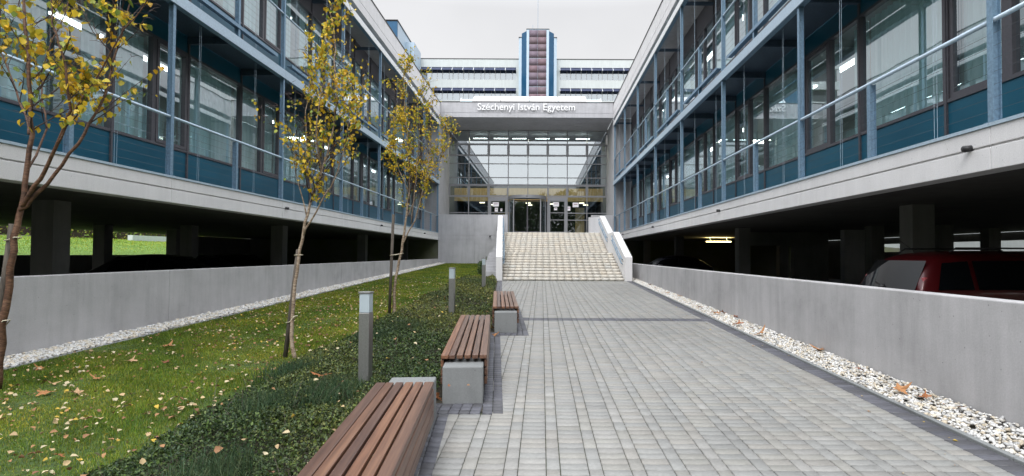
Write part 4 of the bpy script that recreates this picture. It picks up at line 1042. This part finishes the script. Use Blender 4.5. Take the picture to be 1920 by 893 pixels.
# ------------------------------------------------------------------ building behind with ribbon windows, tower
D = 85.0
B = empty('ribbon_window_building', (-2, D, 2)); tag(B, 'long white office block with ribbon windows rising behind the entrance hall', 'building')
BO = Vector((-2, D, 2))
def bb(boxes, name, mat, parent=None):
    mb = MB()
    for (x0, x1, y0, y1, z0, z1) in boxes: mb.box(x0 + 2, x1 + 2, y0 - D, y1 - D, z0 - 2, z1 - 2)
    return mb.build(name, mat, parent or B)
ztop = 32.9; pitch = 3.32
tl_, tr_ = (972 - 1016) * .085, (1042 - 1016) * .085
bb([(-34, 30, D + .6, D + 14, 2, ztop - .1)], 'core', 'hall_dark')
for (xa, xb) in ((-34, tl_), (tr_, 30)):
    bb([(xa, xb, D, D + .5, ztop - 1.30, ztop)], 'parapet_band', 'white_render')
    bb([(xa, xb, D - .04, D + .5, ztop, ztop + .12)], 'roof_trim', 'roof_trim')
    for k in range(8):
        zt = ztop - 1.30 - pitch * k; zb_ = zt - 2.0
        bb([(xa, xb, D, D + .5, zb_ - 1.32, zb_)], 'facade_band', 'white_render')
        if k > 2: continue
        xe = xb - .55 if xb < 0 else xb; xs = xa if xb < 0 else xa + .55
        if xb < 0: bb([(xe, xb, D + .01, D + .5, zb_, zt)], 'pier', 'white_render')
        else: bb([(xa, xs, D + .01, D + .5, zb_, zt)], 'pier', 'white_render')
        nwin = int((xe - xs) / 1.7)
        if xb < 0: vis = [xe - 1.7 * (i + 1) for i in range(11)]
        else: vis = [xs + 1.7 * i for i in range(9)]
        for i, x0 in enumerate(vis):
            sp = .85 if (i * 7 + k) % 3 else 1.1
            f = bb([(x0, x0 + .07, D + .2, D + .28, zb_, zt), (x0 + sp, x0 + sp + .07, D + .2, D + .28, zb_, zt), (x0 + .07, x0 + 1.7, D + .2, D + .28, zb_, zb_ + .07), (x0 + .07, x0 + 1.7, D + .2, D + .28, zt - .07, zt)], 'window', 'frame_grey')
            mb = MB(); mb.v = [(x0 + 2, .25, zb_ - 2), (x0 + 3.7, .25, zb_ - 2), (x0 + 3.7, .25, zt - 2), (x0 + 2, .25, zt - 2)]; mb.f = [(0, 1, 2, 3)]; mb.build('pane', 'glass_entrance', f)
            # sloping sun shade
            mb = MB(); X0 = x0 + 2
            mb.hexa([(X0 + .04, -.55, zt - 2 - .62), (X0 + 1.66, -.55, zt - 2 - .62), (X0 + 1.66, .1, zt - 2 - .06), (X0 + .04, .1, zt - 2 - .06), (X0 + .04, -.55, zt - 2 - .56), (X0 + 1.66, -.55, zt - 2 - .56), (X0 + 1.66, .1, zt - 2), (X0 + .04, .1, zt - 2)])
            mb.build('sun_shade', 'shade_blue', B)
            mb = MB(); mb.hexa([(X0 - .04, -.6, zt - 2 - .7), (X0 + .03, -.6, zt - 2 - .7), (X0 + .03, .12, zt - 2 - .06), (X0 - .04, .12, zt - 2 - .06), (X0 - .04, -.6, zt - 2 - .55), (X0 + .03, -.6, zt - 2 - .55), (X0 + .03, .12, zt - 2 + .06), (X0 - .04, .12, zt - 2 + .06)])
            mb.build('shade_arm', 'white_paint', B)
# tower
TZ = 36.85; cxT = (1006.5 - 1016) * .085
def tw(pts, z0, z1, name, mat): 
    mb = MB(); mb.prism([(p[0] + cxT + 2, p[1]) for p in pts], 'z', z0 - 2, z1 - 2); return mb.build(name, mat, B)
tw([(-1.75, -2.2), (1.75, -2.2), (1.75, -1.9), (-1.75, -1.9)], 2, TZ, 'tower_front', 'tower_pale')
tw([(-1.75, -2.19), (-1.75, -1.9), (-2.55, -.7), (-2.55, -1.2)], 2, TZ - .25, 'tower_side_strip', 'tower_blue')
tw([(1.75, -2.19), (2.55, -1.2), (2.55, -.7), (1.75, -1.9)], 2, TZ - .25, 'tower_side_strip', 'tower_blue')
tw([(-3.0, -1.1), (-2.56, -1.15), (-2.56, .5), (-3.0, .5)], 2, TZ - .9, 'tower_flank', 'tower_pale')
tw([(3.0, -1.1), (3.0, .5), (2.56, .5), (2.56, -1.15)], 2, TZ - .9, 'tower_flank', 'tower_pale')
tw([(-1.8, -2.25), (1.8, -2.25), (1.8, -1.8), (-1.8, -1.8)], TZ, TZ + .1, 'roof_trim', 'roof_trim')
tw([(-3.05, -1.18), (-2.3, -1.18), (-2.3, .5), (-3.05, .5)], TZ - .9, TZ - .78, 'roof_trim', 'roof_trim')
tw([(2.3, -1.18), (3.05, -1.18), (3.05, .5), (2.3, .5)], TZ - .9, TZ - .78, 'roof_trim', 'roof_trim')
V, F, C = [], [], []
for r_ in range(16):
    for c_ in range(2):
        x0 = cxT + 2 - 1.36 + c_ * 1.37; z1 = TZ - 2 - .12 - r_ * 1.12; o = len(V)
        yy = -2.235
        h_ = 1.118 if r_ % 4 != 3 else 1.04
        V += [(x0, yy, z1 - h_), (x0 + 1.34, yy, z1 - h_), (x0 + 1.34, yy, z1), (x0, yy, z1), (x0, yy + .03, z1 - h_), (x0 + 1.34, yy + .03, z1 - h_), (x0 + 1.34, yy + .03, z1), (x0, yy + .03, z1)]
        F += [(o, o + 1, o + 2, o + 3), (o, o + 4, o + 5, o + 1), (o + 2, o + 6, o + 7, o + 3), (o + 1, o + 5, o + 6, o + 2), (o, o + 3, o + 7, o + 4)]
        C += [random.choice([(.145, .11, .145), (.15, .11, .13), (.16, .105, .125), (.135, .108, .155), (.15, .115, .148)])] * 8
np_mesh('tower_cladding', V, F, 'tower_panel', C, parent=B)
mb = MB(); mb.tube([(cxT + 2, -1.5, TZ - 2), (cxT + 2, -1.5, TZ + 4.5)], .025, 6); mb.tube([(cxT + 1.2, -1.5, TZ - 2), (cxT + 1.2, -1.5, TZ - 1)], .02, 6); mb.build('aerial', 'galvanised', B)
# forward wing at left, blue corner
bb([(-24, -20.9, 76, 84.9, 2, 35.0)], 'side_tower', 'tower_pale')
bb([(-24, -20.88, 75.7, 75.99, 2, 34.9)], 'side_tower_face', 'tower_blue')
bb([(-20.9, -19.6, 80.5, 84.9, 30, ztop + .9)], 'stair_head', 'tower_pale')
bb([(-24.05, -20.8, 75.6, 85, 35.0, 35.12)], 'roof_trim', 'roof_trim')

# ------------------------------------------------------------------ beyond the garages
def hedge(x, ya, yb, z, h, n, label):
    hd = empty('hedge', (x, (ya + yb) / 2, z)); tag(hd, label, 'hedge', 'hedges beyond the parking decks')
    yy = rng.uniform(-(yb - ya) / 2, (yb - ya) / 2, n); pos = np.stack([rng.normal(0, .5, n), yy, rng.random(n) * h * (.75 + .25 * np.sin(yy * 1.9) * np.sin(yy * .7 + 1))], -1)
    leaf_cloud(pos, rng.uniform(0, 6.28, n), rng.normal(0, .8, n), rng.normal(0, .8, n), rng.uniform(.12, .26, n), GP[rng.integers(0, 6, n)] * rng.uniform(.4, 1.3, (n, 1)), 'cover_leaf', 'foliage', hd, 'oval')
    mb = MB(); mb.box(-.3, .3, -(yb - ya) / 2, (yb - ya) / 2, -.1, h * .55); mb.build('stems', 'bark_twig', hd)
hedge(-37, 22, 66, 2.6, 2.4, 9000, 'leafy green hedge on the grass bank beyond the left parking deck')
mb = MB()
V = [(-22.3, 8, 1.36), (-22.3, 70, 1.36), (-26, 70, 1.75), (-26, 8, 1.75), (-34, 8, 2.6), (-34, 70, 2.6), (-60, 8, 2.9), (-60, 70, 2.9)]
mb.v = V; mb.f = [(0, 1, 2, 3), (3, 2, 5, 4), (4, 5, 7, 6)]; tag(mb.build('grass_bank', 'far_grass'), kind='structure')
n = 50000; x = -22.4 - 12 * rng.random(n); y = 16 + 34 * rng.random(n); zz = 1.3 + np.minimum(1.5, (-22.35 - x) * .11)
blades('bank_grass', x, y, zz, rng.uniform(.05, .12, n), np.full(n, .03), GP * 1.5, .6, 'bright grass on the bank beyond the left parking deck')
ww = MB(); ww.box(-33.8, -33.4, 43.5, 60, 1.5, 3.0); tag(ww.build('garden_wall', 'white_render'), 'low white wall on the grass bank beyond the left parking deck', 'wall')
mb = MB(); mb.box(27, 27.3, 20, 55, .9, 6); tag(mb.build('boundary_wall', 'white_render'), 'pale rendered wall glimpsed beyond the right parking deck', 'wall')

n = 42000; u_ = rng.uniform(-60, 60, n); top = 15 + 1.2 * np.sin(u_ * .35) + .7 * np.sin(u_ * .9 + 2)
pos = np.stack([u_, -36 + rng.normal(0, 2.2, n), top * rng.random(n) ** .75], -1)
tag(leaf_cloud(pos, rng.uniform(0, 6.28, n), rng.normal(0, .8, n), rng.normal(0, .8, n), rng.uniform(.5, 1.1, n), CPAL[rng.integers(0, 6, n)] * 1.6, 'cover_leaf', 'woodland', shape='oval'), 'dark belt of trees behind the viewpoint, mirrored in the entrance glass', 'woodland', kind='stuff')
# ------------------------------------------------------------------ cars
def car(loc, rz, paintm, L, Wd, Hh, kind, label):
    c = empty('parked_car', loc, rz); tag(c, label, 'car', 'cars parked under the wings')
    hw = Wd / 2; belt = Hh * .60
    if kind == 'wagon':   # x from rear(0) to front(L); (x, z_low, z_mid(belt), z_top, half width, roof half width)
        st = [(0.02, .45, .75, .80, .86, .84), (.06, .32, belt, belt + .03, .94, .88), (.18, .28, belt, belt + .33, .97, .80), (.42, .25, belt, Hh - .05, .99, .76), (.9, .25, belt, Hh, 1, .75), (1.8, .22, belt, Hh + .01, 1, .76),
              (2.5, .22, belt, Hh - .02, 1, .75), (2.95, .22, belt, Hh - .17, 1, .76), (3.45, .22, belt, belt + .05, 1, .88), (L - .55, .25, belt - .16, belt - .12, .97, .85), (L - .12, .3, .62, .66, .88, .75), (L, .42, .5, .55, .78, .7)]
    else:
        st = [(0.02, .45, .72, .76, .84, .8), (.08, .32, belt, belt + .02, .93, .86), (.25, .28, belt, belt + .10, .97, .82), (.75, .25, belt, Hh - .13, 1, .76), (1.2, .25, belt, Hh - .02, 1, .73), (1.9, .22, belt, Hh, 1, .73),
              (2.5, .22, belt, Hh - .06, 1, .73), (2.9, .22, belt, Hh - .25, 1, .76), (3.25, .22, belt, belt + .04, 1, .88), (L - .55, .25, belt - .14, belt - .10, .97, .85), (L - .12, .3, .60, .64, .88, .75), (L, .42, .5, .55, .78, .7)]
    mb = MB(); K = 13
    for (x, zl, zm, zt, a_, r_) in st:
        w_, wr_ = hw * a_, hw * r_
        half = [(w_ * .85, zl), (w_ * .98, zl + .10), (w_, (zl + zm) / 2), (w_ * .975, zm), (wr_ + (w_ * .975 - wr_) * .12, zm + (zt - zm) * .86), (wr_ * .82, zt - .012), ]
        ring = [(-a, b) for a, b in half] + [(0, zt + .015)] + [(a, b) for a, b in reversed(half)]
        mb.v += [(x, a, b) for a, b in ring]
    nS = len(st)
    for i in range(nS - 1):
        for k in range(K - 1): o = i * K + k; mb.f.append((o, o + K, o + K + 1, o + 1))
        mb.f.append((i * K + K - 1, (i + 1) * K + K - 1, (i + 1) * K, i * K))
    mb.f.append(tuple(range(K))); mb.f.append(tuple(range((nS - 1) * K + K - 1, (nS - 1) * K - 1, -1)))
    body = mb.build('body', paintm, c, True)
    ss = body.modifiers.new('sub', 'SUBSURF'); ss.levels = 2; ss.render_levels = 2
    def ringpt(i, t, side, f):   # point on the greenhouse between stations
        i0 = int(i); a_ = i - i0; i1 = min(i0 + 1, nS - 1)
        s0, s1 = st[i0], st[i1]; g = [s0[k] + (s1[k] - s0[k]) * a_ for k in range(6)]
        w_, wr_ = hw * g[4] * .975, hw * g[5]; wt = wr_ + (w_ - wr_) * .12
        z = g[2] + (g[3] - g[2]) * .86 * t; return Vector((g[0], side * (w_ + (wt - w_) * t + f), z))
    def pane(a0, a1, b0, b1, side, name='side_window'):
        mb = MB(); n_ = 6
        for i in range(n_ + 1):
            t = i / n_
            mb.v += [tuple(ringpt(a0 + (a1 - a0) * t, .10, side, .012)), tuple(ringpt(b0 + (b1 - b0) * t, .88, side, .008))]
        mb.f = [(2 * i, 2 * i + 2, 2 * i + 3, 2 * i + 1) for i in range(n_)]
        mb.build(name, 'car_glass', c, True)
    for sd_ in (-1, 1):
        if kind == 'wagon': pane(2.6, 3.95, 3.1, 3.95, sd_); pane(4.05, 5.3, 4.05, 5.3, sd_); pane(5.4, 7.6, 5.4, 6.7, sd_)
        else: pane(2.9, 4.9, 3.5, 4.9, sd_); pane(5.0, 7.6, 5.0, 6.7, sd_)
    # rear window and windscreen
    def cross(xa, za, wa, xb, zb_, wb, name, bulge):
        mb = MB(); n_ = 8
        for i in range(n_ + 1):
            t = -1 + 2 * i / n_; q = bulge * (1 - t * t)
            mb.v += [(xa - q, wa * t, za), (xb - q, wb * t, zb_)]
        mb.f = [(2 * i, 2 * i + 2, 2 * i + 3, 2 * i + 1) for i in range(n_)]; mb.build(name, 'car_glass', c, True)
    if kind == 'wagon':
        cross(.05, belt + .03, hw * .80, .30, Hh - .16, hw * .70, 'rear_window', .05)
        cross(3.38, belt + .12, hw * .80, 2.72, Hh - .07, hw * .68, 'windscreen', -.08)
        for sd_ in (-1, 1):
            mb = MB(); mb.tube([(.7, sd_ * hw * .66, Hh - .02), (.8, sd_ * hw * .66, Hh + .045), (2.5, sd_ * hw * .66, Hh + .045), (2.65, sd_ * hw * .66, Hh - .03)], .014, 6); mb.build('roof_rail', 'black_plastic', c, True)
        mb = MB(); mb.tube([(.55, 0, Hh), (.25, 0, Hh + .22)], [.006, .003], 5); mb.build('aerial', 'black_plastic', c)
        mb = MB(); mb.tube([(.0, -.05, belt + .06), (.05, .28, belt + .12)], .012, 6); mb.tube([(-.03, 0, belt + .04), (.03, 0, belt + .06)], .035, 8); mb.build('rear_wiper', 'black_plastic', c, True)
    else:
        cross(.30, belt + .10, hw * .76, .92, Hh - .10, hw * .66, 'rear_window', .05)
        cross(3.18, belt + .10, hw * .80, 2.5, Hh - .09, hw * .66, 'windscreen', -.08)
    for sd_ in (-1, 1):
        z0, z1 = (belt - .20, belt + .24) if kind == 'wagon' else (belt - .2, belt - .02)
        mb = MB(); y0, y1 = sd_ * hw * .84, sd_ * hw * .925
        mb.hexa([(.02, y0, z0), (.02, y1 * .97, z0), (.28, y1 * 1.02, z0), (.28, y0, z0), (.17, y0 * .92, z1), (.18, y1 * .90, z1), (.30, y1 * .915, z1), (.30, y0 * .92, z1)] if sd_ > 0 else
                [(.28, y0, z0), (.28, y1 * 1.02, z0), (.02, y1 * .97, z0), (.02, y0, z0), (.30, y0 * .92, z1), (.30, y1 * .915, z1), (.18, y1 * .90, z1), (.17, y0 * .92, z1)])
        mb.build('tail_light', 'tail_lamp', c, bevel=.015)
        mb = MB(); mb.box(L - .42, L - .10, sd_ * hw * .52, sd_ * hw * .84, .58, .72); mb.build('headlight', 'head_lamp', c, bevel=.03)
        mb = MB(); mb.box(2.75, 2.95, sd_ * (hw + .02), sd_ * (hw + .18), belt + .02, belt + .15); mb.build('wing_mirror', paintm, c, bevel=.03)
        for xw in (.78, L - .85):
            wo = MB().tube([(xw, sd_ * (hw - .20), .31), (xw, sd_ * (hw + .004), .31)], .31, 24).build('wheel', 'tyre', c, True)
            MB().tube([(xw, sd_ * (hw + .002), .31), (xw, sd_ * (hw + .012), .31)], .19, 14).build('rim', 'rim', wo)
    return c
car((5.80, 9.10, .05), 0, 'paint_red', 4.45, 1.80, 1.64, 'wagon', 'dark red estate car parked behind the right wall, rear window showing')
car((8.9, 28.2, .05), R(180), 'paint_black', 4.3, 1.76, 1.55, 'saloon', 'black car by the lit lamp under the right wing')
car((-14.3, 17.2, .05), R(8), 'paint_black', 4.4, 1.8, 1.50, 'saloon', 'dark green black saloon left under the left wing in front of the lawn view')
car((-12.6, 21.5, .05), R(172), 'paint_navy', 4.4, 1.8, 1.50, 'saloon', 'navy car with a bright windscreen glint under the left wing')
car((-13.6, 26.5, .05), R(180), 'paint_black', 4.3, 1.8, 1.52, 'saloon', 'black car farthest along the left parking deck')

# ------------------------------------------------------------------ benches
def bench():
    b = empty('slatted_bench', (0, 0, 0))
    for y0 in (0.0, 3.24):
        mb = MB(); mb.box(-.20, .20, y0, y0 + .45, -.1, .365); mb.build('concrete_block', 'concrete_block', b, bevel=.012)
    xs = [-.23 + i * .078 for i in range(6)]
    for i in range(6):
        mb = MB(); w_ = .063 if i not in (0, 5) else .075; x0 = -.232 + i * .0785 - (.003 if i == 5 else 0)
        mb.box(-w_ / 2, w_ / 2, 0, 3.02, -.022, .022)
        mb.build('slat', 'bench_wood', b, bevel=.007, loc=(x0 + w_ / 2 if i else -.232 + .0375, .18, .425))
    for k in range(3):
        for sx_ in (-1, 1):
            mb = MB(); mb.box(-.015, .015, 0, 2.98, -.038, .038); mb.build('side_slat', 'bench_wood', b, bevel=.005, loc=(sx_ * .222, .20, .355 - k * .088))
    for y0 in (.62, 1.7, 2.78):
        mb = MB(); mb.box(-.20, .20, y0 - .025, y0 + .025, .36, .401); mb.box(-.204, -.19, y0 - .025, y0 + .025, .12, .36); mb.box(.19, .204, y0 - .025, y0 + .025, .12, .36); mb.build('steel_bracket', 'galvanised_dark', b)
    return b
def copy_tree(o, parent=None):
    c = o.copy(); COL.objects.link(c); c.parent = parent
    for ch in list(o.children): copy_tree(ch, c)
    return c
b0 = bench()
spots = [((-.775, 5.30), 'middle slatted wooden bench on concrete blocks, beside the dark paved step'), ((-.63, 9.45), 'far slatted wooden bench, the one closest to the stairs'), ((-.845, 1.22), 'front slatted wooden bench cut by the bottom of the view')]
for i, ((x_, y_), lab) in enumerate(spots):
    b = b0 if i == 0 else copy_tree(b0)
    b.location = (x_, y_, .022 * y_ + .005); b.rotation_euler = (math.atan(.022), 0, math.atan(TILT)); tag(b, lab, 'bench', 'slatted benches along the path')

# ------------------------------------------------------------------ bollard lights
def bollard():
    b = empty('bollard_light', (0, 0, 0))
    mb = MB(); mb.box(-.056, .056, -.056, .056, -.1, .83); mb.build('post', 'steel_brushed', b, bevel=.004)
    mb = MB(); mb.box(-.053, .053, -.053, .053, .833, 1.03); mb.build('lamp_lens', 'frosted_lens', b, bevel=.004)
    mb = MB(); mb.box(-.060, .060, -.060, .060, 1.032, 1.052); mb.build('cap', 'steel_brushed', b, bevel=.003)
    return b
b0 = bollard()
for i, (x_, y_, lab) in enumerate(((-1.86, 5.67, 'nearest square steel bollard light, standing behind the front bench'), (-1.85, 11.03, 'second square bollard light, beside the middle bench'), (-1.93, 17.8, 'farthest small bollard light, next to the foot of the stairs'))):
    b = b0 if i == 0 else copy_tree(b0)
    b.location = (x_, y_, gz(x_, y_) + .02); b.rotation_euler = (0, 0, R(-4)); tag(b, lab, 'bollard light', 'square bollard lights along the path')

# ------------------------------------------------------------------ trees
YEL = np.array([(.70, .48, .03), (.62, .44, .03), (.76, .55, .05), (.50, .43, .04), (.28, .32, .05), (.64, .38, .03), (.56, .46, .05), (.18, .26, .04)])
def tree(base, limbs, twig_len, nleaf, leaf, label, seed, zrange, pal, spread=1.0, bare=0.0, auto=26):
    r = random.Random(seed); rg = np.random.default_rng(seed)
    t = empty('birch_tree', base); tag(t, label, 'tree', 'young yellow leaved trees in the lawn'); off = Vector(base)
    tr = MB(); tw_ = MB(); hosts = []
    for (pts, r0, r1) in limbs:
        pts = [Vector(p) - off for p in pts]
        # smooth subdivide with wobble
        q = []
        for i in range(len(pts) - 1):
            for k in range(4):
                a_ = k / 4; p0 = pts[max(i - 1, 0)]; p1 = pts[i]; p2 = pts[i + 1]; p3 = pts[min(i + 2, len(pts) - 1)]
                v = .5 * ((2 * p1) + (p2 - p0) * a_ + (2 * p0 - 5 * p1 + 4 * p2 - p3) * a_ ** 2 + (3 * p1 - p0 - 3 * p2 + p3) * a_ ** 3)
                q.append(v + Vector((r.gauss(0, .008), r.gauss(0, .008), 0)))
        q.append(pts[-1]); n_ = len(q)
        rad = [r0 + (r1 - r0) * (i / (n_ - 1)) ** .8 for i in range(n_)]
        tr.tube(q, rad, 9)
        hosts.append((q, rad))
    spots_ = []
    allq = [(q[i], (q[min(i + 1, len(q) - 1)] - q[max(i - 1, 0)]).normalized(), rad[i]) for q, rad in hosts for i in range(len(q)) if zrange[0] < q[i].z + off.z < zrange[1] + .2]
    for k in range(auto):
        p, d, rd = allq[int(len(allq) * (k + r.random()) / auto) % len(allq)]
        az = r.uniform(0, 6.28); L = twig_len * r.uniform(.5, 1.15)
        top = (p.z + off.z - zrange[0]) / max(.1, zrange[1] - zrange[0]); L *= (1.15 - .65 * top)
        dr = (Vector((math.cos(az), math.sin(az), 0)) * .62 * spread + Vector((0, 0, 1))).normalized()
        pts = [p.copy()]; 
        for i in range(7):
            dr = (dr + Vector((r.gauss(0, .13), r.gauss(0, .13), r.gauss(.02, .08)))).normalized(); pts.append(pts[-1] + dr * L / 7)
        rr0 = min(rd * .55, .011)
        tw_.tube(pts, [rr0 * (1 - i / 8.5) for i in range(8)], 5, False)
        for i in range(1, 8):
            for q_ in range(2):
                d2 = (dr + Vector((r.gauss(0, .8), r.gauss(0, .8), r.gauss(-.1, .4)))).normalized(); l2 = r.uniform(.12, .34) * twig_len * .7
                pp = [pts[i], pts[i] + d2 * l2 * .5, pts[i] + d2 * l2 + Vector((0, 0, -.03))]
                tw_.tube(pp, [.0035, .0025, .0012], 3, False)
                for _ in range(4): a_ = r.random(); spots_.append(pp[0].lerp(pp[2], a_))
                spots_.append(pp[2])
    tr.build('trunk', 'bark' if seed == 11 else 'bark_pale', t, True)
    tag(tw_.build('twig_mass', 'bark_twig', t, True), kind='stuff')
    cl = [sp for sp in spots_ if zrange[0] <= sp.z + off.z <= zrange[1] + .5]
    w_ = np.array([max(0, mnoise.noise(Vector((sp.x * 2.6 + seed, sp.y * 2.6, sp.z * 1.6))) + .42 - bare) for sp in cl]) ** 1.3
    idx = rg.choice(len(cl), nleaf, p=w_ / w_.sum())
    pos = np.array([cl[i][:] for i in idx]) + rg.normal(0, .022, (nleaf, 3))
    cc = pal[rg.integers(0, len(pal), nleaf)] * rg.normal(1, .15, (nleaf, 1)).clip(.5, 1.5)
    leaf_cloud(pos, rg.uniform(0, 6.28, nleaf), rg.normal(-1.0, .55, nleaf), rg.normal(0, .6, nleaf), rg.normal(leaf, leaf * .2, nleaf).clip(leaf * .4, leaf * 1.5), cc, 'leaf', 'crown', t)
    return t
def PL(seq, d, dd=None):
    out_ = []
    for i, (px, py) in enumerate(seq): out_.append(tuple(P(px, py, d + (dd[i] if dd else 0))))
    return out_
d1 = 6.15
t1 = [(PL([(2, 730), (10, 610), (24, 470), (38, 385), (50, 300), (50, 200), (42, 100), (30, 0), (22, -160)], d1), .044, .011),
      (PL([(38, 388), (70, 335), (98, 275), (121, 205), (112, 120), (90, 40), (72, -90)], d1, [0, -.03, -.1, -.2, -.3, -.35, -.4]), .026, .006),
      (PL([(36, 395), (82, 345), (140, 268), (182, 195), (205, 110), (228, 20), (240, -80)], d1, [0, .05, .1, .2, .25, .3, .3]), .024, .006),
      (PL([(50, 250), (25, 170), (-10, 90), (-40, -20)], d1, [0, .2, .4, .5]), .015, .004),
      (PL([(98, 275), (150, 180), (215, 70), (262, 0), (290, -60)], d1, [-.1, -.2, -.3, -.35, -.4]), .012, .004),
      (PL([(44, 330), (80, 240), (70, 130), (110, 20), (130, -60)], d1, [0, .3, .5, .6, .7]), .014, .004)]
tree(P(2, 718, d1), t1, .85, 1150, .072, 'nearest young tree at the left edge with reddish peeling trunk and sparse yellow leaves', 11, (2.9, 5.2), YEL, 1.3, .02, 60)
d2 = 7.45
t2 = [(PL([(556, 676), (549, 610), (556, 530), (566, 450), (581, 385), (601, 320), (620, 250), (628, 170), (622, 90), (614, 10)], d2), .030, .006),
      (PL([(570, 440), (600, 380), (632, 320), (648, 250), (655, 170)], d2, [0, -.1, -.2, -.25, -.3]), .014, .004),
      (PL([(585, 375), (575, 300), (570, 210), (582, 120)], d2, [0, .15, .25, .3]), .013, .004),
      (PL([(600, 325), (590, 250), (600, 160), (605, 60)], d2, [0, -.2, -.3, -.3]), .012, .004),
      (PL([(575, 405), (555, 330), (545, 260)], d2, [0, -.1, -.2]), .010, .003)]
tree(P(556, 672, d2), t2, .80, 1900, .049, 'middle young tree with slim pale trunk tied to a leaning stake', 23, (2.25, 5.0), YEL, .85, -.02, 64)
d3 = 11.7
t3 = [(PL([(742, 594), (741, 540), (752, 470), (762, 400), (766, 330), (760, 250), (756, 190), (752, 130)], d3), .038, .006),
      (PL([(752, 465), (782, 395), (800, 320), (806, 260), (803, 205)], d3, [0, -.1, -.2, -.2, -.2]), .018, .005),
      (PL([(760, 410), (790, 350), (822, 300), (845, 262)], d3, [0, .2, .3, .4]), .011, .003),
      (PL([(764, 360), (742, 300), (735, 240), (742, 190)], d3, [0, .2, .3, .3]), .011, .003),
      (PL([(770, 420), (778, 330), (784, 250), (778, 180)], d3, [0, -.2, -.3, -.4]), .012, .003)]
tree(P(742, 590, d3), t3, .95, 3700, .045, 'farthest young tree with dense golden crown near the terrace wall', 37, (2.5, 5.9), YEL, .8, -.05, 78)
# stakes
def stake(p0, p1, lab, ties, ty):
    s_ = empty('tree_stake', p0); tag(s_, lab, 'stake', 'stakes holding the young trees')
    v = Vector(p1) - Vector(p0); MB().tube([(0, 0, -.1), tuple(v)], .032, 10).build('pole', 'stake_wood', s_, True)
    for (tz, q) in ties:
        a_ = Vector((0, 0, -.1)).lerp(v, tz); MB().tube([tuple(a_ + Vector((-.035, -.035, 0))), tuple(a_ + Vector((.02, -.045, .01))), tuple(Vector(q) - Vector(p0) + Vector((.03, -.04, 0))), tuple(Vector(q) - Vector(p0) + Vector((.045, .03, 0))), tuple(a_ + Vector((.0, .04, 0))), tuple(a_ + Vector((-.035, -.035, 0)))], .006, 5).build('tie', 'tie_cord', s_, True)
stake(tuple(P(536, 674, 7.5)), tuple(P(560, 468, 7.5)), 'dark leaning stake tied to the middle tree', [(.38, P(552, 592, d2)), (.95, P(560, 478, d2))], 0)
stake(tuple(P(731, 596, 11.6)), tuple(P(737, 402, 11.6)), 'tall upright dark stake left of the farthest tree', [(.62, P(753, 475, d3))], 0)
stake(tuple(P(-14, 715, 6.25)), tuple(P(22, 420, 6.2)), 'stake tied behind the nearest tree trunk at the left edge', [(.9, P(28, 445, d1)), (.35, P(11, 600, d1))], 0)
